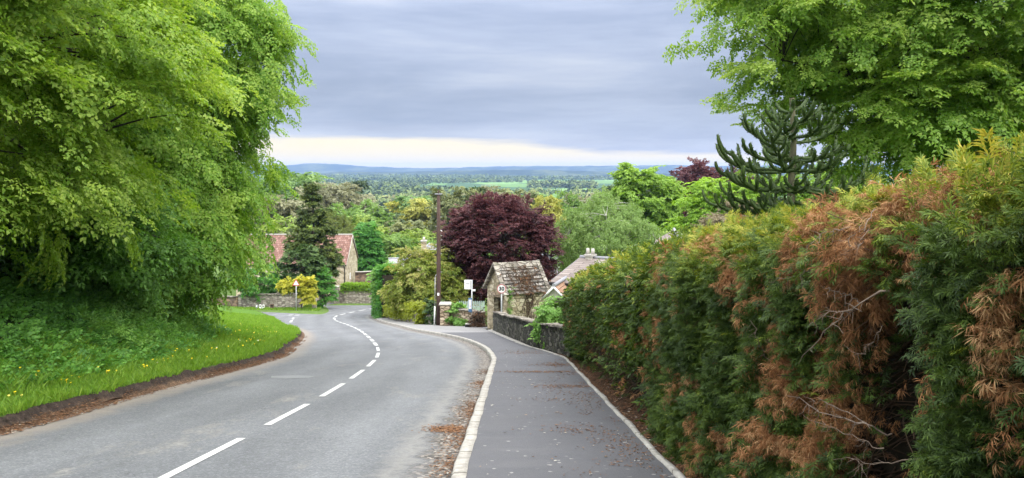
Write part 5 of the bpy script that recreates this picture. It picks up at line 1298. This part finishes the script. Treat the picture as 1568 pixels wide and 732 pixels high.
# cedar left of centre
D = 98.
tree('cypress_tree', 'dark olive cypress tree with ragged top in front of the red roofed barn', 'tree', at(478, D), (PX(478, D), D, PZ(276, D)), .3,
     dict(lobes=[lob(478, 292, D, 5, 15, None, 2.), lob(475, 320, D, 13, 18), lob(494, 328, D, 7, 9), lob(478, 350, D, 20, 18), lob(504, 348, D, 8, 8), lob(480, 380, D, 27, 17), lob(503, 397, D, 14, 18), lob(458, 372, D, 15, 13), lob(498, 425, D, 11, 18), lob(454, 346, D, 7, 8)],
          n_pads=300, n_sp=12, pad_r=.5, spray_s=.45, leafL=.28, leafW=.17, tm=SMALL, droop=.25, inner=.12, tint0=.45, tdir=.3, tpad=.18), 'leaf_cedar', 'bark_dark', seed=211)
D = 90.2
tree('yew_bush', 'rounded dark clipped yew bush above the yellow shrub', 'bush', at(461, D), (PX(461, D), D, PZ(392, D)), .12,
     dict(lobes=[lob(461, 402, D, 28, 25), lob(445, 412, D, 16, 18), lob(476, 410, D, 18, 20), lob(461, 432, D, 26, 16)], n_pads=150, n_sp=13, pad_r=.45, spray_s=.35, leafL=.30, leafW=.20, tm=SMALL, droop=.2, inner=.08, tint0=.6, tdir=.3), 'leaf_dark', 'bark_dark', seed=212)
D = 90.
tree('evergreen_shrub', 'upright dark green shrub between the yellow shrub and the barn', 'shrub', at(494, D), (PX(494, D), D, PZ(425, D)), .1,
     dict(lobes=[lob(494, 440, D, 13, 26), lob(487, 424, D, 12, 18), lob(502, 448, D, 9, 16)], n_pads=90, n_sp=13, pad_r=.4, spray_s=.35, leafL=.24, leafW=.13, tm=SMALL, droop=.3, inner=.1, tint0=.35, tdir=.2), 'leaf_hedge_green', 'bark_dark', seed=213)
D = 82.8
tree('golden_shrub', 'bright yellow flowering shrub around the triangular warning sign', 'shrub', at(462, D+1), (PX(462, D+1), D+1, PZ(430, D)), .06,
     dict(lobes=[lob(441, 437, D+1, 10, 7), lob(467, 437, D+1, 11, 11), lob(472, 453, D+1, 8, 10), lob(452, 432, D+1, 6, 5)], n_pads=110, n_sp=10, pad_r=.4, spray_s=.35, leafL=.26, leafW=.16, tm=SMALL, droop=.3, inner=.15, tint0=.5, tdir=.15, tpad=.2), 'leaf_yellow', 'bark', seed=214)
D = 88.
tree('hanging_shrub', 'light green shrub draping over the far left stone wall', 'shrub', at(405, D+3), (PX(405, D+3), D+3, PZ(430, D)), .08,
     dict(lobes=[lob(405, 432, D+3, 34, 20), lob(385, 420, D+4, 24, 24), lob(428, 440, D+3, 12, 12)], n_pads=100, n_sp=11, pad_r=.6, spray_s=.5, leafL=.24, leafW=.14, tm=SMALL, droop=.4, inner=.2, tint0=.4), 'leaf_hedge_green', 'bark', seed=215)
D = 128.
tree('columnar_tree', 'emerald green column shaped tree right of the barn', 'tree', at(563, D), (PX(563, D), D, PZ(350, D)), .25,
     dict(lobes=[lob(562, 358, D, 13, 17), lob(563, 385, D, 18, 26), lob(566, 408, D, 19, 20), lob(555, 375, D, 10, 16)], n_pads=170, n_sp=12, pad_r=.7, spray_s=.6, leafL=.26, leafW=.17, tm=SMALL, droop=.3, inner=.1, tint0=.5, tdir=.25, tpad=.16), 'leaf_emerald', 'bark', seed=216)
tree('willow_tree', 'olive green weeping willow hanging beside the barn roof', 'tree', at(528, 140), (PX(528, 140), 140, PZ(345, 140)), .3,
     dict(lobes=[lob(525, 365, 140, 26, 34), lob(505, 345, 140, 22, 20), lob(548, 390, 140, 16, 28)], n_pads=140, n_sp=12, pad_r=1.2, spray_s=1.1, leafL=.20, leafW=.09, tm=BEECH, droop=1., hang=1.1, inner=.15, tint0=.5), 'leaf_olive', 'bark', seed=217)
# shrubs on the right of the road
def clip_hedge(name, label, pts, w, h0, mat, seed, n, s=.18, zoff=0., top=.0, tint0=.5):
    """box shaped clipped hedge along a line"""
    r = np.random.default_rng(seed); pts = np.array(pts, float); seg = np.linalg.norm(np.diff(pts, axis=0), axis=1); d = np.concatenate([[0], np.cumsum(seg)])
    sS = r.uniform(0, d[-1], n); X = np.interp(sS, d, pts[:, 0]); Y = np.interp(sS, d, pts[:, 1]); t0 = np.interp(np.clip(sS+.05, 0, d[-1]), d, pts[:, 0])-np.interp(np.clip(sS-.05, 0, d[-1]), d, pts[:, 0]); t1 = np.interp(np.clip(sS+.05, 0, d[-1]), d, pts[:, 1])-np.interp(np.clip(sS-.05, 0, d[-1]), d, pts[:, 1])
    tg = norm(np.stack([t0, t1], 1)); nr = np.stack([tg[:, 1], -tg[:, 0]], 1)
    q = r.random(n); side = np.where(q < .38, 1, np.where(q < .66, -1, 0)); off = np.where(side == 0, r.uniform(-1, 1, n), side)*w/2; h = np.where(side == 0, h0, r.uniform(0, h0, n))
    wob = (fbm(np.stack([X*2, Y*2, h*2], 1), seed)-.5)*.3
    O = np.stack([X+nr[:, 0]*(off+wob*side), Y+nr[:, 1]*(off+wob*side), H(Y)+zoff+h+wob*(side == 0)], 1)
    N = np.stack([nr[:, 0]*side, nr[:, 1]*side, (side == 0)*1.], 1)
    Xd = N*.7 + r.normal(size=(n, 3))*.6; U = N*.5 + np.array([0, 0, .8]) + r.normal(size=(n, 3))*.3
    V, Q, T = place(SMALL, O, Xd, U, s*r.uniform(.7, 1.4, n), .32, .2, r, tint0 + (side == 0)*.2 + wob*1.2 + r.normal(size=n)*.08)
    root = thing(name, label, 'hedge', (float(X.mean()), float(Y.mean()), float(H(Y.mean()))+zoff)); npmesh('foliage', V, Q, mat, root, T)
    m = MB()
    for i in range(0, 7):
        f = (i+.5)/7*d[-1]; x = np.interp(f, d, pts[:, 0]); y = np.interp(f, d, pts[:, 1]); z = float(H(y))+zoff; m.tube([(x, y, z-.2), (x+.05, y, z+h0*.8)], [.05, .02], 'bark_dark', 6)
    m.build('stem', root)
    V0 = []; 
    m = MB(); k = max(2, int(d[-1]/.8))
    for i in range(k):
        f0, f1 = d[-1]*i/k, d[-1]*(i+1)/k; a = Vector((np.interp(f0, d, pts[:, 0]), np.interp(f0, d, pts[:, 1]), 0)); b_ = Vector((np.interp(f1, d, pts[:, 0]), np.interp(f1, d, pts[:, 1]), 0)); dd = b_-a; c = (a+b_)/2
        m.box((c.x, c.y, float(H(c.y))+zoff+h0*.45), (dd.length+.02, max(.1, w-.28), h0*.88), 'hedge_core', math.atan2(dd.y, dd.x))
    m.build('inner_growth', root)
clip_hedge('clipped_hedge', 'bright green clipped hedge on top of the curved roadside wall', [(-22.6, 103.9), (-18, 103.3), (-14, 103.4), (-10, 104.3)], .9, .85, 'leaf_lime', 301, 2600, .28, 1.7, tint0=.35)
clip_hedge('clipped_hedge', 'tall dark green hedge block at the inside of the road bend', [(-12.6, 78.5), (-11.7, 73), (-11.0, 68), (-9.9, 64)], 1.6, 4.0, 'leaf_hedge_green', 302, 6500, .32, .05, tint0=.2)
clip_hedge('clipped_hedge', 'low straggly clipped hedge with yellow tips above the crumbling wall', [(PX(597, 62.4), 62.4), (PX(622, 56.5), 56.5), (PX(642, 52.2), 52.2)], .7, .75, 'leaf_yellowgreen', 303, 2000, .24, .42, tint0=.3)
D = 49.6
tree('golden_bush', 'neat yellow green clipped bush left of the telegraph pole', 'bush', at(651, D), (PX(651, D), D, PZ(468, D)), .05,
     dict(lobes=[lob(651, 470, D, 12, 9), lob(650, 486, D, 10, 12), lob(659, 493, D, 6, 6)], n_pads=70, n_sp=12, pad_r=.25, spray_s=.22, leafL=.26, leafW=.17, tm=SMALL, droop=.2, inner=.1, tint0=.4), 'leaf_yellowgreen', 'bark', seed=221)
D = 57.
tree('variegated_bush', 'big pink tipped variegated bush spreading behind the telegraph pole', 'bush', at(660, D), (PX(660, D), D, PZ(400, D)), .14,
     dict(lobes=[lob(650, 425, D, 44, 34), lob(682, 428, D, 32, 34), lob(640, 400, D, 26, 20), lob(665, 402, D, 30, 22), lob(694, 450, D, 24, 26), lob(625, 440, D, 26, 24), lob(655, 462, D, 44, 22), lob(704, 432, D, 12, 12)],
          n_pads=330, n_sp=12, pad_r=.55, spray_s=.42, leafL=.22, leafW=.12, tm=SMALL, droop=.45, inner=.2, tint0=.45, tdir=.1, tpad=.2), 'leaf_variegated', 'bark', seed=222, n_limb=14)
D = 66.
tree('green_bush', 'fresh green bush between the dark hedge block and the variegated bush', 'bush', at(608, D), (PX(608, D), D, PZ(430, D)), .1,
     dict(lobes=[lob(606, 430, D, 24, 22), lob(590, 424, D, 14, 14), lob(618, 455, D, 20, 20), lob(596, 450, D, 18, 22)], n_pads=160, n_sp=12, pad_r=.5, spray_s=.42, leafL=.24, leafW=.14, tm=SMALL, droop=.3, inner=.15, tint0=.5, tdir=.1), 'leaf_climber', 'bark', seed=223)
tree('dark_ivy_bush', 'dark ivy clad stump in the shade beside the foot of the telegraph pole', 'bush', at(664, 48.6), (PX(664, 48.6), 48.6, PZ(470, 48.6)), .06,
     dict(lobes=[lob(664, 480, 48.6, 7, 20)], n_pads=40, n_sp=10, pad_r=.25, spray_s=.25, leafL=.26, leafW=.18, tm=SMALL, droop=.2, inner=.1, tint0=.4), 'leaf_dark', 'bark_dark', seed=224)
tree('wall_plant', 'leafy green plant spilling over the low reddish garden wall', 'plant', at(704, 46.6), (PX(704, 46.6), 46.6, PZ(476, 46.6)), .03,
     dict(lobes=[lob(704, 480, 46.2, 10, 12), lob(712, 488, 45.8, 7, 7)], n_pads=42, n_sp=10, pad_r=.25, spray_s=.25, leafL=.28, leafW=.18, tm=SMALL, droop=.4, inner=.1, tint0=.55), 'leaf_climber', 'bark', seed=225)
tree('withered_shrub', 'brown leafless shrub against the front of the bus shelter', 'shrub', at(732, 43.4), (PX(732, 43.4), 43.4, PZ(482, 43.4)), .04,
     dict(lobes=[lob(733, 490, 43.4, 8, 14)], n_pads=80, n_sp=5, pad_r=.25, spray_s=.2, leafL=.2, leafW=.06, tm=SMALL, droop=.2, inner=.4, tint0=.1), 'litter', 'bark_dark', seed=226, twig_r=.008)
D = 24.
tree('climbing_shrub', 'light green leafy climber tumbling over the dark stone wall at the hedge end', 'shrub', (PX(856, D)+.4, D+.3, float(H(D))+.1), (PX(856, D)+.35, D+.2, PZ(470, D)), .05,
     dict(lobes=[lob(857, 474, D, 17, 17), lob(850, 497, D, 18, 17), lob(866, 498, D, 15, 22), lob(862, 516, D-1.2, 12, 9)], n_pads=120, n_sp=12, pad_r=.26, spray_s=.26, leafL=.30, leafW=.19, tm=SMALL, droop=.5, inner=.15, tint0=.55), 'leaf_climber', 'bark', seed=227)
# =================================================================== VALLEY TREES
def proto(kind, mat, lobes, n_pads, n_sp, pad_r, spray, LL, LW, seed, hang=0., droop=.35, barkm='bark', tm=SMALL, tint0=.5):
    """a 10 m tree at the origin; returned as meshes"""
    r = np.random.default_rng(seed); V, Q, T, Pc, o, pr = crown(lobes=lobes, n_pads=n_pads, n_sp=n_sp, pad_r=pad_r, spray_s=spray, leafL=LL, leafW=LW, r=r, tm=tm, droop=droop, hang=hang, inner=.12, tint0=tint0, tdir=.22, tpad=.14)
    zt_ = np.percentile(V[:, 2], 99.7); kq = (V.reshape(-1, 4, 3)[:, 0, 2] < zt_*1.0); V = V.reshape(-1, 4, 3)[kq].reshape(-1, 3)*np.array([1, 1, 10/zt_]); T = T[kq]; Q = np.arange(len(V)).reshape(-1, 4)
    trunk, br = skeleton((0, 0, 0), (0, 0, 8.6), Pc, r, .22, 7, .3, .25, .02)
    a, b = tubes_np(trunk + br[:40], 4)
    co = npmesh('crown', V, Q, mat, None, T); to = npmesh('trunk', a, b, barkm, None, smooth_=True)
    ms = (co.data, to.data); bpy.data.objects.remove(co); bpy.data.objects.remove(to); return ms
rd = [(0, 0, 6.2, 3.0, 3.0, 3.3), (1.5, .5, 7.0, 2.0, 2.0, 2.2), (-1.6, -.6, 6.4, 2.0, 2.0, 2.4), (.3, 0, 8.4, 1.6, 1.6, 1.5), (0, 0, 3.6, 2.6, 2.6, 1.8)]
wd = [(0, 0, 5.6, 3.9, 3.6, 3.0), (2.2, .4, 6.2, 2.2, 2.2, 2.4), (-2.4, -.5, 5.8, 2.3, 2.2, 2.6), (-.6, 0, 8.0, 2.2, 2.0, 1.7), (0, 0, 3.0, 3.4, 3.0, 1.6)]
cn = [(0, 0, 8.6, .7, .7, 1.5), (0, 0, 6.6, 1.3, 1.3, 1.8), (0, 0, 4.6, 1.9, 1.9, 1.9), (0, 0, 2.6, 2.3, 2.3, 1.6)]
cm = [(0, 0, 7.2, 1.3, 1.3, 2.6), (0, 0, 4.4, 1.7, 1.7, 2.6), (.3, .2, 8.6, .8, .8, 1.3)]
KIND = {
 'green': ('broadleaf_tree', 'v_green', rd, 'mid green rounded broadleaf tree in the valley woodland'),
 'lime': ('broadleaf_tree', 'v_lime', wd, 'fresh lime green spreading tree in the valley woodland'),
 'olive': ('broadleaf_tree', 'v_olive', wd, 'dull olive green tree in the valley woodland'),
 'tan': ('bare_tree', 'v_tan', rd, 'brownish tree not yet in full leaf in the valley woodland'),
 'yellow': ('broadleaf_tree', 'v_yellow', rd, 'yellowish green tree in the valley woodland'),
 'dark': ('conifer_tree', 'v_dark', cn, 'dark pointed conifer in the valley woodland'),
 'oak': ('oak_tree', 'v_oak', wd, 'dark olive broad tree in the valley woodland'),
 'poplar': ('poplar_tree', 'v_poplar', cm, 'narrow upright green tree in the valley woodland'),
 'birch': ('birch_tree', 'v_birch', rd, 'pale grey green birch in the valley woodland')}
PR = {}
for i, (k, (nm, mt, lb_, lab)) in enumerate(KIND.items()):
    PR[k] = [proto(k, mt, lb_, 120, 9, .95, .9, .36, .24, 400+i*3+v, hang=.3 if k == 'birch' else 0, barkm='bark_birch' if k == 'birch' else 'bark') for v in range(2)]
cnt = 0
def vtree(k, px, D, top=None, s=None, wide=1., label=None, group=True, hgt=None, zb=None):
    global cnt
    r = random; x = PX(px, D); z = float(H(D)) - .4
    if zb is not None: z = zb
    h = (PZ(top, D) - z) if top is not None else hgt
    sc_ = h/10.; nm, mt, lb_, lab = KIND[k]
    root = thing(nm, label or lab, 'tree', (x, D, z), (lab.replace(' in the valley woodland', '')+'s of the valley') if group else None)
    rz = r.uniform(0, 6.28); cr, tr = PR[k][r.randrange(2)]
    for nm2, me in (('crown', cr), ('trunk', tr)):
        o = link(nm2, me, root)
    root.rotation_euler = (0, 0, rz); root.scale = (sc_*wide, sc_*wide, sc_); cnt += 1
    return root
# signature trees placed where the photo shows them
S_ = [('poplar', 634, 240, 300, 1.0, 'slim pale green poplar standing alone among the distant woods'),
 ('poplar', 617, 190, 362, 1.5, 'dark green upright tree left of the stone cottage chimney'),
 ('oak', 609, 172, 338, 1.0, 'broad dark olive tree above the variegated bushes'),
 ('poplar', 638, 260, 300, 1.3, 'grey green upright tree just left of the telegraph pole'),
 ('yellow', 655, 230, 303, .9, 'yellow green tree directly behind the upper part of the telegraph pole'),
 ('lime', 645, 150, 350, .9, 'fresh green tree low behind the telegraph pole'),
 ('oak', 706, 190, 286, .7, 'brownish olive tree with a ragged top above the copper beech'),
 ('dark', 728, 210, 288, 1.0, 'dark pointed tree poking up left of the copper beech top'),
 ('oak', 776, 170, 290, .9, 'dark tree behind the top of the copper beech'),
 ('poplar', 800, 190, 296, 1.4, 'blue green tree behind the right shoulder of the copper beech'),
 ('yellow', 838, 165, 300, .55, 'golden tipped conifer between the copper beech and the birch'),
 ('green', 862, 200, 294, .7, 'blue green tree above the left of the birch'),
 ('dark', 932, 190, 285, .6, 'small dark tree left of the tall maple'),
 ('tan', 900, 230, 296, .9, 'reddish brown tree above the birch crown'),
 ('oak', 700, 150, 345, .9, 'dull green tree low behind the copper beech on its left'),
 ('dark', 592, 210, 318, 1.0, 'dark conifer in the middle of the valley wood'),
 ('dark', 545, 330, 277, .7, 'small dark conifer standing on the far wood edge'),
 ('tan', 520, 300, 279, 1.0, 'wide brownish pink tree behind the cypress top'),
 ('tan', 502, 260, 281, 1.0, 'brownish bare tree just right of the cypress tip'),
 ('tan', 436, 170, 298, 1.0, 'brown bare tree at the edge of the left beech crown'),
 ('green', 445, 420, 264, 1.6, 'blurred green tree clump on the left skyline'),
 ('lime', 540, 150, 330, .9, 'lime green tree above the barn roof end'),
 ('green', 560, 200, 306, 1.0, 'blue green rounded tree in mid valley'),
 ('green', 523, 155, 312, 1.1, 'green tree right of the cypress top'),
 ('lime', 438, 140, 330, 1.1, 'light green tree between the left beech and the cypress'),
 ('lime', 850, 120, 352, .7, 'yellow green tree at the left edge of the birch'),
 ('yellow', 612, 240, 308, .9, 'yellowish tree in the middle of the valley wood'),
 ('tan', 740, 300, 285, 1.1, 'pale brown tree on the wood edge left of centre'),
 ('green', 600, 135, 358, 1.0, 'green tree between the emerald column tree and the chimney'),
 ('oak', 680, 130, 372, .7, 'dark tree glimpsed right of the telegraph pole'),
 ('lime', 1035, 75, 352, .8, 'fresh green tree low behind the hedge right of the birch')]
for k, px, D, top, wide, lb in S_: vtree(k, px, D, top, wide=wide, label=lb, group=False)
# the wood: rows going back, crowns overlapping
rr = random.Random(5); kinds = ['green', 'lime', 'olive', 'tan', 'yellow', 'dark', 'oak', 'poplar', 'birch']
wts = [20, 13, 20, 15, 8, 6, 9, 4, 9]
N = 0
for D0, npx, hlo, hhi in ((132, 9, 9, 12), (165, 11, 10, 13), (205, 14, 11, 14), (250, 17, 11, 15), (305, 21, 11, 15), (370, 25, 11, 15), (450, 29, 11, 15), (550, 34, 11, 15), (670, 40, 10, 15), (820, 44, 10, 15)):
    for i in range(npx):
        px = 405 + (1070-405)*(i+rr.uniform(-.4, .4)+.5)/npx; D = D0*rr.uniform(.93, 1.07)
        if D < 300 and px > 760 and rr.random() < .5: continue
        if D < 180 and 500 < px < 600: continue
        k = rr.choices(kinds, wts)[0]
        hgt = rr.uniform(hlo, hhi)*(1.25 if k == 'poplar' else 1)
        vtree(k, px, D, hgt=hgt*.97, wide=rr.uniform(.85, 1.2)*(.9 if k in ('poplar', 'dark') else 1)); N += 1
print('valley trees', cnt)
# far-off wood masses that read as one: clumps of crowns thinning into field hedges
r = np.random.default_rng(91); O = []; S = []; T = []
def addc(x, y, s, t_): O.append(np.stack([x, y, H(y)+s*.25], 1)); S.append(s); T.append(t_)
n = 2600; y = 780*np.exp(r.random(n)*.95); px = r.uniform(250, 1400, n); x = PX(px, y); k_ = fbm(np.stack([x*.004, y*.0022, 0*x], 1), 92) + .10*(px < 740) > .44 + .07*(y > 1300); addc(x[k_], y[k_], r.uniform(7, 11, k_.sum()), np.clip(fbm(np.stack([x*.012, y*.01, 0*x], 1), 94)[k_]*1.3-.15+r.normal(size=k_.sum())*.13, 0, 1))
n = 5200; y = 1700*np.exp(r.random(n)*1.28); px = r.uniform(150, 1500, n); x = PX(px, y); k_ = fbm(np.stack([x*.0022, y*.0012, 0*x], 1), 93) + .16*smooth(3400, 5000, y) > .57; addc(x[k_], y[k_], r.uniform(9, 16, k_.sum()), r.uniform(0, .4, k_.sum()))
for (a, b_, Y0, Y1, n, s) in ((812, 910, 2350, 2700, 420, 13), (600, 800, 3300, 3700, 260, 12), (420, 640, 2500, 2600, 190, 11), (700, 780, 1650, 1700, 60, 9), (930, 1060, 1900, 2000, 120, 10), (760, 1060, 4100, 4400, 300, 14), (400, 760, 4500, 5200, 500, 15), (650, 960, 1350, 1385, 70, 8), (860, 880, 1150, 1180, 9, 9)):
    y = r.uniform(Y0, Y1, n); px = r.uniform(a, b_, n); addc(PX(px, y), y, r.uniform(.7, 1.3, n)*s, r.uniform(0, .55, n))
O = np.concatenate(O); S = np.concatenate(S); T = np.concatenate(T)
# each clump: a ragged ball of leaf-cluster faces
nb = 40; base_d = norm(r.normal(size=(nb, 3))); n = len(O)
P_ = O[:, None, :] + base_d[None]*S[:, None, None]*np.array([.62, .62, .55]) * r.uniform(.6, 1.15, (n, nb, 1)) + np.array([0, 0, .3])*S[:, None, None]
D_ = r.normal(size=(n, nb, 3)); N_ = base_d[None]*.6 + np.array([0, 0, .9]) + r.normal(size=(n, nb, 3))*.45
L = (S[:, None]*r.uniform(.35, .7, (n, nb))).ravel()
V, Q = leaf_quads(P_.reshape(-1, 3), D_.reshape(-1, 3), N_.reshape(-1, 3), L, L*.8, .05)
tag(npmesh('distant_woodland', V, Q, 'distant_mass', None, np.clip(np.repeat(T, nb) + r.normal(size=n*nb)*.05, 0, 1)), 'far off woods and field hedges spread over the plain', 'woodland', kind='stuff')

# =================================================================== SKY, SUN, AIR, CAMERA
w = bpy.data.worlds.new('World'); sc.world = w; w.use_nodes = True; nt = w.node_tree; nt.nodes.clear()
def wn(ty, **kw):
    n = nt.nodes.new(ty)
    for k, v in kw.items(): setattr(n, k, v)
    return n
L_ = nt.links.new
out = wn('ShaderNodeOutputWorld'); tc = wn('ShaderNodeTexCoord')
SUN_EL, SUN_AZ = math.radians(42), math.radians(152)       # azimuth clockwise from +Y
sky = wn('ShaderNodeTexSky', sky_type='NISHITA'); sky.sun_disc = False; sky.sun_elevation = SUN_EL; sky.sun_rotation = SUN_AZ
b1 = wn('ShaderNodeBackground'); b1.inputs[1].default_value = .10; L_(sky.outputs[0], b1.inputs[0])
sep = wn('ShaderNodeSeparateXYZ'); L_(tc.outputs['Generated'], sep.inputs[0])
def wm(op, a, b=None, c=None, clamp=False):
    n = wn('ShaderNodeMath', operation=op); n.use_clamp = clamp
    for s, v in zip(n.inputs, (a, b, c)):
        if v is None: continue
        if isinstance(v, (int, float)): s.default_value = v
        else: L_(v, s)
    return n.outputs[0]
def wr(f, stops):
    n = wn('ShaderNodeValToRGB'); cr = n.color_ramp
    while len(cr.elements) < len(stops): cr.elements.new(.5)
    for e, (p, c) in zip(cr.elements, stops): e.position = p; e.color = (c, c, c, 1) if isinstance(c, (int, float)) else (*c, 1)
    L_(f, n.inputs[0]); return n.outputs[0]
def wmix(f, a, b, blend='MIX'):
    n = wn('ShaderNodeMix', data_type='RGBA', blend_type=blend)
    for s, v in ((n.inputs[0], f), (n.inputs[6], a), (n.inputs[7], b)):
        if isinstance(v, (int, float)): s.default_value = v
        elif isinstance(v, tuple): s.default_value = (*v, 1)
        else: L_(v, s)
    return n.outputs[2]
# cloud deck: layered noise stretched sideways near the horizon
mp = wn('ShaderNodeMapping'); mp.inputs['Scale'].default_value = (2.6, 2.6, 10.); L_(tc.outputs['Generated'], mp.inputs[0])
n1 = wn('ShaderNodeTexNoise'); n1.inputs['Scale'].default_value = 1.25; n1.inputs['Detail'].default_value = 7; n1.inputs['Roughness'].default_value = .52; n1.inputs['Distortion'].default_value = .35; L_(mp.outputs[0], n1.inputs['Vector'])
mp2 = wn('ShaderNodeMapping'); mp2.inputs['Scale'].default_value = (3., 3., 34.); mp2.inputs['Location'].default_value = (3, 1, 5); L_(tc.outputs['Generated'], mp2.inputs[0])
n2 = wn('ShaderNodeTexNoise'); n2.inputs['Scale'].default_value = 1.3; n2.inputs['Detail'].default_value = 6; n2.inputs['Roughness'].default_value = .6; L_(mp2.outputs[0], n2.inputs['Vector'])
el = sep.outputs[2]
cl = wm('ADD', wm('MULTIPLY', n1.outputs[0], .65), wm('MULTIPLY', n2.outputs[0], .35))
cloud = wr(cl, [(.32, (.31, .37, .51)), (.46, (.39, .45, .60)), (.56, (.47, .53, .68)), (.70, (.62, .66, .77))])
# elevation shading of the cloud deck, brighter towards the zenith like a real overcast
lift = wr(el, [(0., .62), (.045, .62), (.095, .54), (.14, .58), (.20, .66), (.30, .9), (.5, 1.8), (1., 3.)])
ZEN = wr(el, [(0., 0.), (.22, 0.), (.6, 1.)])
deck = wmix(1., cloud, lift, 'MULTIPLY')
DIM = .64
zen_c = wmix(wm('MULTIPLY', cl, .6), (1.9, 1.93, 2.0), (2.6, 2.6, 2.6))
deck = wmix(ZEN, deck, zen_c)
# bright clear slot under the deck, strongest left of centre
az = wm('DIVIDE', sep.outputs[0], sep.outputs[1])
edge = wm('ADD', wr(wm('ADD', wm('MULTIPLY', az, .5), .5), [(.0, .040), (.34, .043), (.44, .041), (.50, .036), (.56, .026), (.62, .020), (1., .012)]), wm('MULTIPLY', wm('SUBTRACT', n2.outputs[0], .5), .030))
slot = wm('MULTIPLY', wm('SUBTRACT', edge, el), 130., clamp=True)
slot = wm('MULTIPLY', slot, wm('GREATER_THAN', sep.outputs[1], 0.))
slotc = wmix(n1.outputs[0], (.66, .58, .40), (.64, .53, .27))
deck = wmix(wm('MULTIPLY', slot, .95), deck, slotc)
fr = wm('MULTIPLY', wm('SUBTRACT', wm('ADD', edge, .018), el), 45., clamp=True)
deck = wmix(wm('MULTIPLY', wm('MULTIPLY', fr, .30), wm('GREATER_THAN', sep.outputs[1], 0.)), deck, (.48, .48, .50))
b2 = wn('ShaderNodeBackground'); L_(deck, b2.inputs[0]); b2.inputs[1].default_value = 1.0
mx = wn('ShaderNodeMixShader'); mx.inputs[0].default_value = .93; L_(b1.outputs[0], mx.inputs[1]); L_(b2.outputs[0], mx.inputs[2]); L_(mx.outputs[0], out.inputs[0])

sl = bpy.data.lights.new('sun', 'SUN'); sl.energy = 1.5; sl.angle = math.radians(14); sl.color = (1., .95, .86)
so = bpy.data.objects.new('sun', sl); COL.objects.link(so)
sd = Vector((math.sin(SUN_AZ)*math.cos(SUN_EL), math.cos(SUN_AZ)*math.cos(SUN_EL), math.sin(SUN_EL)))
so.rotation_euler = sd.to_track_quat('Z', 'Y').to_euler(); so.location = (0, -10, 30)

# air
hm = bpy.data.materials.new('air'); hm.use_nodes = True; t_ = hm.node_tree; t_.nodes.clear(); oo = t_.nodes.new('ShaderNodeOutputMaterial'); pv_ = t_.nodes.new('ShaderNodeVolumePrincipled')
pv_.inputs['Color'].default_value = (.36, .55, 1., 1); pv_.inputs['Density'].default_value = HAZE = .7e-4; pv_.inputs['Anisotropy'].default_value = .1
t_.links.new(pv_.outputs[0], oo.inputs['Volume']); hm.cycles.homogeneous_volume = True; MATS['air'] = hm
m = MB(); zhi = 75.; m.box((0, 5600, (zhi-76)/2), (24600, 12400, zhi+76), 'air'); hz_ = m.build('haze'); hz_['kind'] = 'stuff'

cam = bpy.data.cameras.new('camera'); cam.sensor_width = 36.; cam.lens = 36*F/1568; cam.shift_y = -(366-HY)/1568; cam.clip_end = 30000; cam.clip_start = .05
co_ = bpy.data.objects.new('camera', cam); COL.objects.link(co_); co_.location = (0, 0, 0); co_.rotation_euler = (PI/2, 0, 0); sc.camera = co_
sc.view_settings.view_transform = 'Standard'; sc.view_settings.look = 'None'; sc.view_settings.exposure = .95; sc.view_settings.gamma = 1.; sc.view_settings.use_curve_mapping = False
sc.cycles.use_denoising = True
try: sc.cycles.denoiser = 'OPENIMAGEDENOISE'
except Exception: pass
sc.cycles.max_bounces = 8; sc.cycles.diffuse_bounces = 5; sc.cycles.glossy_bounces = 2; sc.cycles.transmission_bounces = 4; sc.cycles.volume_bounces = 0; sc.cycles.transparent_max_bounces = 8
sc.cycles.use_adaptive_sampling = True; sc.cycles.adaptive_threshold = .02
sc.render.filter_size = 1.3 if hasattr(sc.render, 'filter_size') else 1.5
